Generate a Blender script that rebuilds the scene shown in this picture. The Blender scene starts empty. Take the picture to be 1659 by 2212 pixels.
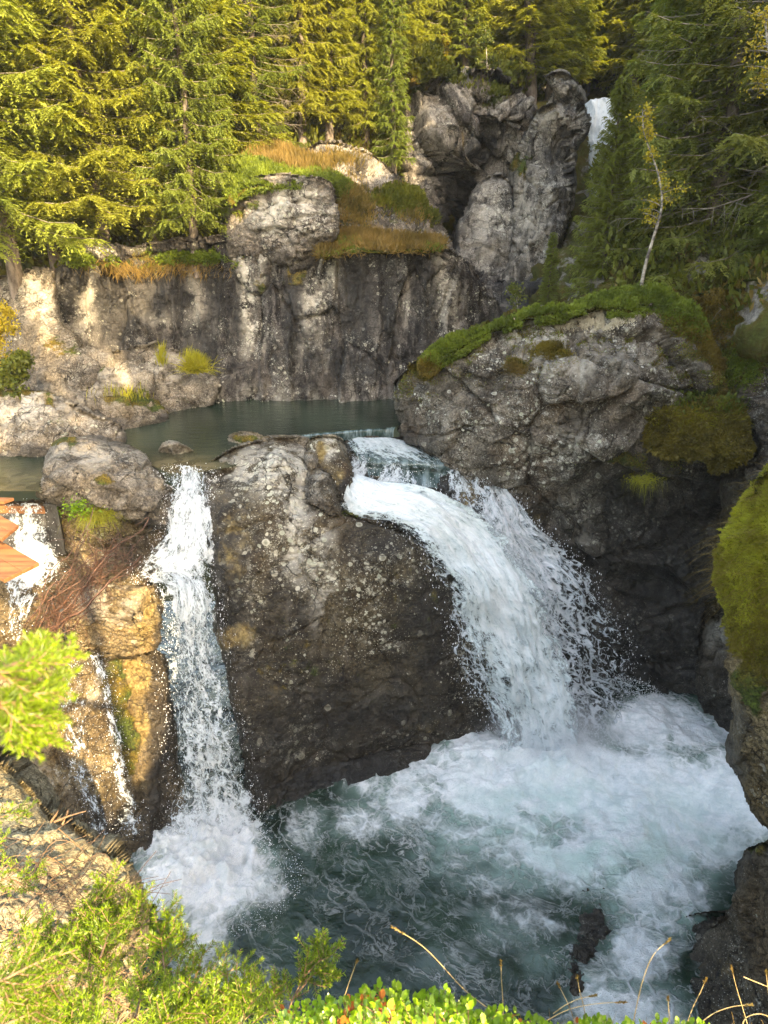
import bpy, math, random
import numpy as np
from mathutils import Vector

R = math.radians
rng = np.random.default_rng(7)
random.seed(7)
sc = bpy.context.scene
col = sc.collection

# ------------------------------------------------------------------ camera
F = 1534.0; TH = R(22); CAMH = 9.2; CX, CY = 829.5, 1106.0
cT, sT = math.cos(TH), math.sin(TH)
cam = bpy.data.cameras.new('camera'); camo = bpy.data.objects.new('camera', cam); col.objects.link(camo)
cam.sensor_fit = 'VERTICAL'; cam.sensor_height = 24.0; cam.lens = F / 2212 * 24.0
camo.location = (0, 0, CAMH); camo.rotation_euler = (R(90) - TH, 0, 0)
cam.clip_start = 0.05; cam.clip_end = 2000
cam.dof.use_dof = True; cam.dof.focus_distance = 9.0; cam.dof.aperture_fstop = 8.0
sc.camera = camo

def W(px, py, Y):
    px, py, Y = np.asarray(px, float), np.asarray(py, float), np.asarray(Y, float)
    a = (px - CX) / F; b = (CY - py) / F
    dy = cT + b * sT; dz = -sT + b * cT
    t = Y / dy
    return np.stack(np.broadcast_arrays(a * t, Y, CAMH + t * dz), -1)
def Yz(py, z):
    b = (CY - py) / F
    return (z - CAMH) / (-sT + b * cT) * (cT + b * sT)
def proj(P):
    x, y, z = P[..., 0], P[..., 1], P[..., 2] - CAMH
    f = y * cT - z * sT; u = y * sT + z * cT
    return CX + F * x / f, CY - F * u / f

# ------------------------------------------------------------------ noise
def _h(ix, iy, iz, seed):
    h = (ix.astype(np.int64) * 374761393 + iy.astype(np.int64) * 668265263 + iz.astype(np.int64) * 2147483647 + seed * 974711) & 0xffffffff
    h = ((h ^ (h >> 13)) * 1274126177) & 0xffffffff
    h = ((h ^ (h >> 16)) * 2246822519) & 0xffffffff
    return ((h ^ (h >> 15)) & 0xffffff) / float(0xffffff)
def vnoise(P, seed=0):
    i = np.floor(P).astype(np.int64); f = P - i; f = f * f * f * (f * (f * 6 - 15) + 10)
    r = 0
    for dx in (0, 1):
        for dy in (0, 1):
            for dz in (0, 1):
                w = (f[..., 0] if dx else 1 - f[..., 0]) * (f[..., 1] if dy else 1 - f[..., 1]) * (f[..., 2] if dz else 1 - f[..., 2])
                r = r + w * _h(i[..., 0] + dx, i[..., 1] + dy, i[..., 2] + dz, seed)
    return r * 2 - 1
def fbm(P, oct=4, seed=0, gain=.5, ridge=False):
    r = 0; a = 1; tot = 0
    for k in range(oct):
        n = vnoise(P * 2.03 ** k + 17.3 * k, seed + k)
        if ridge: n = 1 - 2 * np.abs(n)
        r = r + a * n; tot += a; a *= gain
    return r / tot
def worley(P, seed=0):
    i = np.floor(P).astype(np.int64)
    sh = P.shape[:-1]
    f1 = np.full(sh, 9.); f2 = np.full(sh, 9.); cid = np.zeros(sh); cp = np.zeros(P.shape)
    for dx in (-1, 0, 1):
        for dy in (-1, 0, 1):
            for dz in (-1, 0, 1):
                c = i + np.array([dx, dy, dz])
                q = np.stack([c[..., k] + _h(c[..., 0], c[..., 1], c[..., 2], seed + 11 * (k + 1)) for k in range(3)], -1)
                d = np.linalg.norm(P - q, axis=-1)
                m = d < f1
                f2 = np.where(m, f1, np.minimum(f2, d)); f1 = np.where(m, d, f1)
                idv = _h(c[..., 0], c[..., 1], c[..., 2], seed + 77)
                cid = np.where(m, idv, cid); cp = np.where(m[..., None], q, cp)
    return f1, f2, cid, cp
def blocky(P, seed, amp=.5, tilt=.5, crack=.15, cw=.08):
    f1, f2, cid, cp = worley(P, seed)
    a = cid * 6.28 * 7; t = np.stack([np.cos(a), np.sin(a * 1.7), np.sin(a * 2.3 + 1)], -1)
    v = (cid - .5) * amp + ((P - cp) * t).sum(-1) * tilt
    e = np.clip(1 - (f2 - f1) / cw, 0, 1)
    return v - crack * e * e
def sstep(a, b, x):
    t = np.clip((x - a) / (b - a), 0, 1); return t * t * (3 - 2 * t)

# ------------------------------------------------------------------ mesh / tags
def mesh_np(name, V, faces, smooth=True):
    """faces: list of int arrays (n,k)"""
    me = bpy.data.meshes.new(name)
    V = np.ascontiguousarray(V, dtype=np.float32)
    me.vertices.add(len(V)); me.vertices.foreach_set('co', V.ravel())
    faces = [f for f in faces if len(f)]
    nl = sum(f.size for f in faces); nf = sum(len(f) for f in faces)
    me.loops.add(nl); me.polygons.add(nf)
    me.loops.foreach_set('vertex_index', np.concatenate([f.ravel() for f in faces]).astype(np.int32))
    tot = np.concatenate([np.full(len(f), f.shape[1]) for f in faces]).astype(np.int32)
    st = np.concatenate([[0], np.cumsum(tot)[:-1]]).astype(np.int32)
    me.polygons.foreach_set('loop_start', st); me.polygons.foreach_set('loop_total', tot)
    if smooth: me.polygons.foreach_set('use_smooth', np.ones(nf, bool))
    me.update(); me.validate()
    return me
def attr(me, name, vals):
    a = me.attributes.new(name, 'FLOAT', 'POINT'); a.data.foreach_set('value', np.ascontiguousarray(vals, dtype=np.float32).ravel())
def link(name, me, mat=None, parent=None, loc=None):
    o = bpy.data.objects.new(name, me); col.objects.link(o)
    if mat: me.materials.append(mat)
    if parent: o.parent = parent
    if loc is not None: o.location = loc
    return o
def recentre(o, base=None):
    me = o.data; n = len(me.vertices); a = np.empty(n * 3, np.float32); me.vertices.foreach_get('co', a); a = a.reshape(-1, 3)
    c = np.array([(a[:, 0].min() + a[:, 0].max()) / 2, (a[:, 1].min() + a[:, 1].max()) / 2, a[:, 2].min()]) if base is None else np.array(base)
    me.vertices.foreach_set('co', (a - c).astype(np.float32).ravel()); me.update(); o.location = c
def tag(o, label=None, cat=None, group=None, kind=None):
    if label: o['label'] = label
    if cat: o['category'] = cat
    if group: o['group'] = group
    if kind: o['kind'] = kind
    return o
def empty(name, loc, label=None, cat=None, group=None, kind=None):
    o = bpy.data.objects.new(name, None); col.objects.link(o); o.location = loc; o.empty_display_size = .2
    return tag(o, label, cat, group, kind)
def grid_faces(nv, nu):
    i = np.arange(nv * nu).reshape(nv, nu)
    return np.stack([i[:-1, :-1], i[:-1, 1:], i[1:, 1:], i[1:, :-1]], -1).reshape(-1, 4)

# ------------------------------------------------------------------ node helper
class N:
    def __init__(s, name):
        s.m = bpy.data.materials.new(name); s.m.use_nodes = True; s.t = s.m.node_tree; s.t.nodes.clear()
        s.out = s.t.nodes.new('ShaderNodeOutputMaterial')
    def node(s, typ, **kw):
        n = s.t.nodes.new(typ)
        for k, v in kw.items(): setattr(n, k, v)
        return n
    def set(s, sock, v):
        if v is None: return
        if hasattr(v, 'is_output') or isinstance(v, bpy.types.NodeSocket): s.t.links.new(v, sock)
        else:
            if sock.type == 'RGBA' and len(v) == 3: v = (*v, 1)
            sock.default_value = v
    def math(s, op, a, b=None, c=None, clamp=False):
        n = s.node('ShaderNodeMath', operation=op, use_clamp=clamp); s.set(n.inputs[0], a)
        if b is not None: s.set(n.inputs[1], b)
        if c is not None: s.set(n.inputs[2], c)
        return n.outputs[0]
    def mix(s, f, a, b, blend='MIX'):
        n = s.node('ShaderNodeMix', data_type='RGBA', blend_type=blend); s.set(n.inputs[0], f); s.set(n.inputs[6], a); s.set(n.inputs[7], b)
        return n.outputs[2]
    def pos(s): return s.node('ShaderNodeNewGeometry').outputs['Position']
    def nrm(s): return s.node('ShaderNodeNewGeometry').outputs['Normal']
    def att(s, name, what='Fac'): return s.node('ShaderNodeAttribute', attribute_name=name).outputs[what]
    def vmul(s, v, sc_, loc=(0, 0, 0), rot=(0, 0, 0)):
        n = s.node('ShaderNodeMapping'); s.set(n.inputs[0], v); n.inputs[1].default_value = loc; n.inputs[2].default_value = rot; n.inputs[3].default_value = sc_
        return n.outputs[0]
    def noise(s, v, scale, detail=4, rough=.55, dist=0, out=0):
        n = s.node('ShaderNodeTexNoise'); s.set(n.inputs['Vector'], v); s.set(n.inputs['Scale'], scale); n.inputs['Detail'].default_value = detail
        n.inputs['Roughness'].default_value = rough; n.inputs['Distortion'].default_value = dist
        return n.outputs[out]
    def voro(s, v, scale, feature='F1', rand=1.0, out='Distance'):
        n = s.node('ShaderNodeTexVoronoi', feature=feature); s.set(n.inputs['Vector'], v); s.set(n.inputs['Scale'], scale); n.inputs['Randomness'].default_value = rand
        return n.outputs[out]
    def ramp(s, v, a, b, lo=0., hi=1., smooth=True):
        n = s.node('ShaderNodeMapRange', interpolation_type='SMOOTHSTEP' if smooth else 'LINEAR'); s.set(n.inputs[0], v); s.set(n.inputs[1], a); s.set(n.inputs[2], b)
        s.set(n.inputs[3], lo); s.set(n.inputs[4], hi)
        return n.outputs[0]
    def warp(s, v, scale, amt):
        c = s.noise(v, scale, 3, .5, out=1)
        a = s.node('ShaderNodeVectorMath', operation='SUBTRACT'); s.set(a.inputs[0], c); a.inputs[1].default_value = (.5, .5, .5)
        m = s.node('ShaderNodeVectorMath', operation='MULTIPLY_ADD'); s.set(m.inputs[0], a.outputs[0]); m.inputs[1].default_value = (amt,) * 3; s.set(m.inputs[2], v)
        return m.outputs[0]
    def bump(s, h, strength=.5, dist=.02, normal=None):
        n = s.node('ShaderNodeBump'); n.inputs['Strength'].default_value = strength; n.inputs['Distance'].default_value = dist; s.set(n.inputs['Height'], h)
        if normal is not None: s.set(n.inputs['Normal'], normal)
        return n.outputs[0]
    def bsdf(s, **kw):
        n = s.node('ShaderNodeBsdfPrincipled')
        for k, v in kw.items(): s.set(n.inputs[k.replace('_', ' ')], v)
        return n.outputs[0]
    def done(s, sh): s.t.links.new(sh, s.out.inputs[0]); return s.m
    def mixsh(s, f, a, b):
        n = s.node('ShaderNodeMixShader'); s.set(n.inputs[0], f); s.set(n.inputs[1], a); s.set(n.inputs[2], b); return n.outputs[0]

# ------------------------------------------------------------------ materials
def rock_mat(name, c1, c2, lichen=.4, streak=.4, warm=(.25, .15, .08), strata=0.0, lcol=(.50, .49, .43), moss_up=0.0, sc_=1.0, lsc=1.0, spots=.5):
    m = N(name); p = m.pos()
    pw = m.warp(p, 1.3, .35)
    big = m.noise(pw, .55 * sc_, 5, .6); med = m.noise(pw, 2.6 * sc_, 6, .62); fine = m.noise(p, 26, 5, .7); grain = m.noise(p, 95, 2, .6)
    c = m.mix(m.ramp(med, .34, .66), c1, c2)
    c = m.mix(m.ramp(big, .48, .7, 0, .65), c, warm)
    c = m.mix(1.0, c, m.mix(m.ramp(fine, .3, .7), (.38, .36, .34), (1.55, 1.55, 1.52)), 'MULTIPLY')
    c = m.mix(1.0, c, m.mix(m.ramp(grain, .35, .65), (.72, .72, .72), (1.22, 1.22, 1.2)), 'MULTIPLY')
    # vertical streaks
    st = m.noise(m.vmul(m.warp(p, .8, .5), (2.4, 2.4, .16)), 1.0, 6, .62)
    c = m.mix(m.math('MULTIPLY', m.ramp(st, .488, .55), streak, clamp=True), c, (.010, .008, .008))
    st2 = m.noise(m.vmul(m.warp(p, 1.1, .3), (3.1, 3.1, .2), (7, 3, 1)), 1.0, 5, .6)
    c = m.mix(m.math('MULTIPLY', m.ramp(st2, .56, .68), streak * .6), c, (.34, .31, .27))
    wet = m.att('wet'); gold = m.att('gold'); mo = m.att('moss'); pale = m.att('pale')  # wet also darkens shaded cleft and cliff parts; pale also paints a sun patch
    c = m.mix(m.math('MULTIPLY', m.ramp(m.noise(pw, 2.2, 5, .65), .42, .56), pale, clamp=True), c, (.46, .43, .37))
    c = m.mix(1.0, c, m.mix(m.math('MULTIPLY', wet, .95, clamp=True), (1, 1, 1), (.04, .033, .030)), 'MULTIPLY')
    # lichen crusts
    lc = m.noise(p, .9 * lsc, 5, .7); lm = m.ramp(m.math('ADD', lc, m.math('MULTIPLY', pale, .12)), .60 - .26 * lichen, .78 - .22 * lichen)
    pv = m.warp(p, 9, .07)
    v1 = m.voro(pv, 9 * lsc); t1 = m.math('MULTIPLY_ADD', lm, .24, 0.11)
    crust = m.math('MAXIMUM', m.ramp(m.noise(p, 7 * lsc, 9, .82), .535, .585), m.ramp(m.noise(p, 19 * lsc, 6, .8), .58, .63))
    l0 = m.math('MULTIPLY', crust, m.ramp(m.math('ADD', lc, m.math('MULTIPLY', pale, .14)), .62 - .22 * lichen, .70 - .12 * lichen))
    dryness = m.math('SUBTRACT', 1.0, m.math('MULTIPLY', wet, .82), clamp=True)
    dryness = m.math('MULTIPLY', dryness, m.ramp(lichen, 0, .1)) if False else dryness
    c = m.mix(m.math('MULTIPLY', m.math('MULTIPLY', l0, .72 if lichen > .05 else 0), dryness), c, lcol)
    s1 = m.math('MULTIPLY', m.ramp(v1, t1, m.math('SUBTRACT', t1, .05)), m.ramp(m.voro(pv, 9 * lsc, out='Color'), 1 - spots * .75, 1 - spots * .75 + .02))
    c = m.mix(m.math('MULTIPLY', m.math('MULTIPLY', s1, .8), dryness), c, m.mix(m.ramp(m.noise(p, 3, 2), .4, .6), lcol, (.42, .43, .33)))
    v2 = m.voro(m.warp(p, 20, .03), 26 * lsc)
    s2 = m.math('MULTIPLY', m.ramp(v2, .24, .16), m.ramp(lc, .5 - .2 * lichen, .62 - .1 * lichen))
    c = m.mix(m.math('MULTIPLY', m.math('MULTIPLY', s2, .75), dryness), c, lcol)
    v3 = m.voro(m.warp(p, 12, .05), 3.6 * lsc); s3 = m.math('MULTIPLY', m.ramp(v3, .21, .17), m.ramp(m.voro(m.warp(p, 12, .05), 3.6 * lsc, out='Color'), .72, .73))
    c = m.mix(m.math('MULTIPLY', m.math('MULTIPLY', s3, min(1, spots * 1.3)), m.math('MULTIPLY', dryness, .85)), c, m.mix(m.ramp(v3, .05, .19), (.30, .29, .21), lcol))
    # cracks
    pc = m.warp(m.vmul(p, (1, 1, 1.7), rot=(.3, .25, 0)), 1.5, .6)
    cr = m.voro(pc, 1.1 * sc_, 'DISTANCE_TO_EDGE'); crm = m.math('MULTIPLY', m.ramp(cr, .012, .002), m.ramp(m.noise(p, .9, 4, .6), .47, .56))
    c = m.mix(m.math('MULTIPLY', crm, .85), c, (.012, .01, .01))
    # ochre and moss
    c = m.mix(m.math('MULTIPLY', m.ramp(m.math('ADD', m.math('MULTIPLY', m.noise(m.vmul(pw, (1, 1, .55)), 4, 6, .68), .6), m.math('MULTIPLY', gold, .7)), .48, .72), m.ramp(gold, 0, .1)), c,
              m.mix(m.ramp(m.noise(m.vmul(p, (1, 1, .6)), 11, 5, .7), .38, .62), (.11, .07, .022), (.30, .225, .09)))
    up = m.node('ShaderNodeSeparateXYZ'); m.set(up.inputs[0], m.nrm()); upz = up.outputs[2]
    mn = m.noise(p, 3.5, 5, .65)
    mm = m.ramp(m.math('ADD', m.math('ADD', mn, m.math('MULTIPLY', mo, .75)), m.math('MULTIPLY', m.ramp(upz, .55, .95), moss_up * .25)), .70, .82)
    mc = m.mix(m.ramp(m.noise(p, 2.0, 4, .6), .42, .6), (.045, .062, .010), (.12, .085, .014))
    mc = m.mix(m.ramp(m.noise(p, 40, 3, .6), .3, .7), (.3, .3, .25), (1.5, 1.5, 1.4)) and m.mix(1.0, mc, m.mix(m.ramp(m.noise(p, 40, 3, .6), .3, .7), (.35, .35, .3), (1.6, 1.6, 1.5)), 'MULTIPLY')
    c = m.mix(mm, c, mc)
    # relief
    hgt = m.math('ADD', m.math('MULTIPLY', med, .8), m.math('MULTIPLY', fine, .35))
    hgt = m.math('ADD', hgt, m.math('MULTIPLY', grain, .10))
    pf = m.warp(m.vmul(p, (1, 1, 1.6), rot=(.5, .35, .2)), 2.5, .22); fm = m.ramp(m.noise(p, 1.6, 4, .6), .42, .58)
    fe = m.voro(pf, 3.1 * sc_, 'DISTANCE_TO_EDGE'); fe2 = m.voro(pf, 8.5 * sc_, 'DISTANCE_TO_EDGE'); cellh = m.voro(pf, 3.1 * sc_, out='Color'); cellh2 = m.voro(pf, 8.5 * sc_, out='Color')
    hgt = m.math('ADD', hgt, m.math('MULTIPLY', m.math('ADD', m.math('MULTIPLY', cellh, .9), m.math('MULTIPLY', cellh2, .35)), fm))
    hgt = m.math('SUBTRACT', hgt, m.math('MULTIPLY', m.math('MULTIPLY', m.math('ADD', m.ramp(fe, .03, .0), m.math('MULTIPLY', m.ramp(fe2, .05, .0), .5)), fm), .6))
    c = m.mix(m.math('MULTIPLY', m.math('MULTIPLY', m.ramp(fe, .016, .002), fm), .75), c, (.012, .01, .009))
    hgt = m.math('SUBTRACT', hgt, m.math('MULTIPLY', crm, .5))
    if strata:
        sn = m.noise(m.vmul(m.warp(p, 1.2, .25), (1.2, 1.2, 9), rot=(.25, .18, 0)), 1.0, 6, .7)
        hgt = m.math('ADD', hgt, m.math('MULTIPLY', sn, strata))
        c = m.mix(m.math('MULTIPLY', m.ramp(sn, .48, .34), .6 * min(1, strata)), c, (.03, .025, .02))
    hgt = m.math('ADD', hgt, m.math('MULTIPLY', mm, m.math('MULTIPLY_ADD', m.noise(p, 30, 3), .5, .1)))
    bm = m.bump(hgt, .9, .075)
    rough = m.math('MULTIPLY_ADD', m.math('MULTIPLY', wet, m.ramp(mn, .3, .6)), -.42, .86)
    return m.done(m.bsdf(Base_Color=c, Roughness=rough, Normal=bm, Specular_IOR_Level=m.math('MULTIPLY_ADD', wet, .35, .25)))

def leaf_mat(name, ca, cb, trans=.35, rough=.55, spec=.3, objvar=.25):
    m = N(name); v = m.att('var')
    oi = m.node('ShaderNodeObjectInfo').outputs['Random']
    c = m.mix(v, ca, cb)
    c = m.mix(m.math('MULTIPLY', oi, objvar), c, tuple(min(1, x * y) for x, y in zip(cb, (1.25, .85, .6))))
    d = m.bsdf(Base_Color=c, Roughness=rough, Specular_IOR_Level=spec)
    t = m.node('ShaderNodeBsdfTranslucent'); m.set(t.inputs[0], m.mix(1.0, c, (1.25, 1.15, .5), 'MULTIPLY'))
    return m.done(m.mixsh(trans, d, t.outputs[0]))
def plain(name, c1, c2, scale=12, rough=.8, bump=.01, stretch=(1, 1, 1)):
    m = N(name); p = m.vmul(m.node('ShaderNodeTexCoord').outputs['Object'], stretch); n = m.noise(p, scale, 6, .65)
    c = m.mix(m.ramp(n, .35, .65), c1, c2)
    return m.done(m.bsdf(Base_Color=c, Roughness=rough, Normal=m.bump(n, .7, bump)))

M = {}
M['dome'] = rock_mat('lichen_rock', (.052, .043, .034), (.175, .152, .126), lichen=.72, streak=.35, strata=.3, warm=(.12, .08, .05), moss_up=.1, spots=.6)
M['cliff'] = rock_mat('streaked_cliff', (.036, .032, .031), (.110, .100, .095), lichen=.6, streak=.95, strata=.1, warm=(.085, .07, .06), lsc=1.3, spots=.7)
M['cliffp'] = rock_mat('grey_cliff_block', (.07, .06, .054), (.22, .195, .17), lichen=.65, streak=.4, warm=(.13, .09, .06), strata=.15, spots=.5)
M['nearslope'] = rock_mat('beige_slope_rock', (.16, .13, .08), (.40, .34, .22), lichen=.3, streak=.0, warm=(.30, .25, .13), lcol=(.52, .48, .36), strata=.1, spots=.3)
M['far'] = rock_mat('far_cliff', (.10, .090, .080), (.29, .27, .245), lichen=.5, streak=.75, strata=.25, warm=(.17, .12, .085), sc_=.8, spots=.4)
M['centre'] = rock_mat('wet_brown_rock', (.034, .025, .015), (.115, .092, .058), lichen=.7, streak=.35, strata=.35, warm=(.085, .045, .02), lcol=(.60, .57, .46), lsc=.8, spots=.8)
M['slab'] = rock_mat('pale_slab_rock', (.075, .064, .052), (.235, .205, .17), lichen=.6, streak=.2, strata=.45, warm=(.20, .16, .11), lcol=(.42, .40, .34), moss_up=.35, spots=.5)
M['gold'] = rock_mat('ochre_rock', (.085, .06, .032), (.24, .185, .105), lichen=.3, streak=.25, strata=.8, warm=(.28, .17, .05), spots=.3)
M['dark'] = rock_mat('dark_wet_rock', (.034, .027, .020), (.095, .08, .06), lichen=.35, streak=.3, strata=.45, warm=(.11, .075, .04), spots=.35)

# ------------------------------------------------------------------ rock builder
def chaikin(P, k=2):
    P = np.array(P, float)
    for _ in range(k):
        Q = np.roll(P, -1, 0); P = np.stack([.8 * P + .2 * Q, .2 * P + .8 * Q], 1).reshape(-1, 2)
    return P
def sdf_poly(x, y, P):
    d = np.full(x.shape, 1e9); inside = np.zeros(x.shape, bool); nx = np.zeros(x.shape); ny = np.zeros(x.shape)
    n = len(P)
    for i in range(n):
        a, b = P[i], P[(i + 1) % n]; e = b - a; L = (e * e).sum() + 1e-9
        t = np.clip(((x - a[0]) * e[0] + (y - a[1]) * e[1]) / L, 0, 1)
        qx, qy = a[0] + t * e[0], a[1] + t * e[1]; dd = np.hypot(x - qx, y - qy)
        m = dd < d; d = np.where(m, dd, d); nx = np.where(m, qx, nx); ny = np.where(m, qy, ny)
        if abs(e[1]) > 1e-9:
            c = ((a[1] > y) != (b[1] > y)) & (x < (b[0] - a[0]) * (y - a[1]) / (b[1] - a[1]) + a[0]); inside ^= c
    return np.where(inside, d, -d), nx, ny
def rbf(ctrl):
    C = []
    for c in ctrl:
        Y = c[2] if c[2] is not None else Yz(c[1], c[3])
        C.append((c[0], c[1], Y))
    C = np.array(C, float); n = len(C); X = C[:, :2] / 200.
    D = np.linalg.norm(X[:, None] - X[None], axis=-1)
    A = np.zeros((n + 3, n + 3)); A[:n, :n] = D; A[:n, n] = 1; A[:n, n + 1:] = X; A[n, :n] = 1; A[n + 1:, :n] = X.T
    A[:n, :n] -= np.eye(n) * .02
    w = np.linalg.solve(A, np.concatenate([C[:, 2], np.zeros(3)]))
    def f(x, y):
        q = np.stack([x, y], -1) / 200.; r = w[n] + q[..., 0] * w[n + 1] + q[..., 1] * w[n + 2]
        for k in range(n): r = r + w[k] * np.hypot(q[..., 0] - X[k, 0], q[..., 1] - X[k, 1])
        return r
    return f
def blob(x, y, L, warpn=None):
    r = np.zeros(x.shape)
    for (bx, by, rx, ry, v) in L:
        r = np.maximum(r, v * np.exp(-(((x - bx) / rx) ** 2 + ((y - by) / ry) ** 2) ** 1.3))
    return r
ROCKS = {}
def put(o): # children built in world coordinates
    o.location = tuple(-np.array(o.parent.location)); return o
def rock(name, label, cat, poly, ctrl, mat, step=4, roll=(40, .8), thick=2.0, big=.25, bigs=.6, blk=.18, blks=.8, crack=.4, fine=.04, strata=0.0,
         squash=(1, 1, 1.6), masks=None, seed=1, parent=None, kind=None, group=None, jag=5, smooth=2, base_flat=True):
    P = chaikin(poly, smooth)
    x0, y0 = P.min(0) - step; x1, y1 = P.max(0) + step
    xs = np.arange(x0, x1 + step, step); ys = np.arange(y0, y1 + step, step)
    gx, gy = np.meshgrid(xs, ys)
    Zn = np.zeros_like(gx)
    d, nx, ny = sdf_poly(gx, gy, P)
    d = d + jag * fbm(np.stack([gx / 38., gy / 38., Zn + seed], -1), 4, seed)   # ragged outline
    ins = d > 0
    keep = ins[:-1, :-1] | ins[1:, :-1] | ins[:-1, 1:] | ins[1:, 1:]
    out = ~ins & (d > -3 * step)
    Y = rbf(ctrl)(gx, gy)
    w, Rr = roll
    t = np.clip(1 - np.maximum(d, 0) / w, 0, 1); wgt = sstep(-.95, -.25, (gy - ny) / (np.hypot(gx - nx, gy - ny) + 1e-6)) if base_flat else 1.0; Y = Y + wgt * Rr * (1 - np.sqrt(np.maximum(1 - t ** 2, 0)))
    P3 = W(gx, gy, Y)
    # surface normal
    du = np.gradient(P3, axis=1); dv = np.gradient(P3, axis=0)
    nn = np.cross(dv, du); nn /= np.linalg.norm(nn, axis=-1, keepdims=True) + 1e-9
    flip = (nn * (P3 - np.array([0, 0, CAMH]))).sum(-1) > 0
    nn[flip] *= -1
    fade = sstep(0, 14, np.maximum(d, 0)) * .75 + .25
    Q = P3 * np.array(squash)
    Qw = Q + .16 * np.stack([fbm(P3 * 1.1, 3, seed + 40 + k) for k in range(3)], -1)
    h = big * fbm(P3 * bigs, 4, seed) + blk * blocky(Qw * blks, seed + 3, .9, .6, crack, .055) + blk * .36 * blocky(Qw * blks * 2.4, seed + 5, .9, .7, crack, .10)
    h = h + fine * fbm(P3 * 5, 4, seed + 9, .6) + (fine * .5 + blk * .10) * blocky(Qw * blks * 6, seed + 6, .9, .8, .3, .12)
    if strata:
        q = Qw @ np.array([.18, .12, 1.0]); h = h + strata * fbm(np.stack([Qw[..., 0] * .5, Qw[..., 1] * .5, q * 4.5], -1), 3, seed + 12)
    P3 = P3 + nn * (h * fade)[..., None]
    vid = -np.ones(gx.shape, int)
    use = np.zeros(gx.shape, bool)
    use[:-1, :-1] |= keep; use[1:, :-1] |= keep; use[:-1, 1:] |= keep; use[1:, 1:] |= keep
    vid[use] = np.arange(use.sum())
    F4 = np.stack([vid[:-1, :-1], vid[1:, :-1], vid[1:, 1:], vid[:-1, 1:]], -1)[keep]
    V = P3[use]
    # skirt going back for thickness
    e = np.concatenate([F4[:, [0, 1]], F4[:, [1, 2]], F4[:, [2, 3]], F4[:, [3, 0]]]); key = e[:, 0] * 10 ** 7 + e[:, 1]; rk = e[:, 1] * 10 ** 7 + e[:, 0]
    be = e[~np.isin(key, rk)]
    bv = np.unique(be); mp = {}; mp = -np.ones(len(V), int)
    cen = V.mean(0)
    allV = [V]; prev = np.arange(len(V)); faces = [F4]; base = len(V)
    nb = len(V)
    VV = V
    last = None
    for k, (fr, sh) in enumerate(((.35, .0), (1.0, .12))):
        rd = V[bv] - np.array([0, 0, CAMH]); rd /= np.linalg.norm(rd, axis=1, keepdims=True); add = V[bv] + rd * thick * fr; add += (cen + rd * thick - add) * sh * np.array([1, 0, 1])
        add = add + .12 * np.stack([vnoise(add * 1.7, seed + 60 + j) for j in range(3)], -1)
        allV.append(add); m2 = -np.ones(len(V), int); m2[bv] = base + np.arange(len(bv)); base += len(bv)
        pr = last if last is not None else np.arange(len(V))
        faces.append(np.stack([pr[be[:, 1]], pr[be[:, 0]], m2[be[:, 0]], m2[be[:, 1]]], -1)); last = m2
    VV = np.concatenate(allV)
    me = mesh_np(name, VV, faces)
    px, py = gx[use], gy[use]
    # warp the mask coordinates a little for natural borders
    wx = px + 22 * fbm(np.stack([px / 60., py / 60., px * 0 + 5], -1), 3, 91); wy = py + 22 * fbm(np.stack([px / 60., py / 60., px * 0 + 9], -1), 3, 92)
    for k in ('wet', 'gold', 'moss', 'pale'):
        v = blob(wx, wy, (masks or {}).get(k, []))
        attr(me, k, np.concatenate([v, v[bv], v[bv]]))
    o = link(name, me, M[mat], parent); o['_k'] = 1
    if parent: put(o)
    ROCKS[label or name] = dict(o=o, P=P3, use=use, gx=gx, gy=gy, n=nn, d=d)
    tag(o, label, cat, group, kind)
    if not parent: recentre(o)
    return o

# ================================================================== ROCKS
UP, LO = 5.2, 0.0
def zc(px, py, z): return (px, py, None, z)

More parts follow.
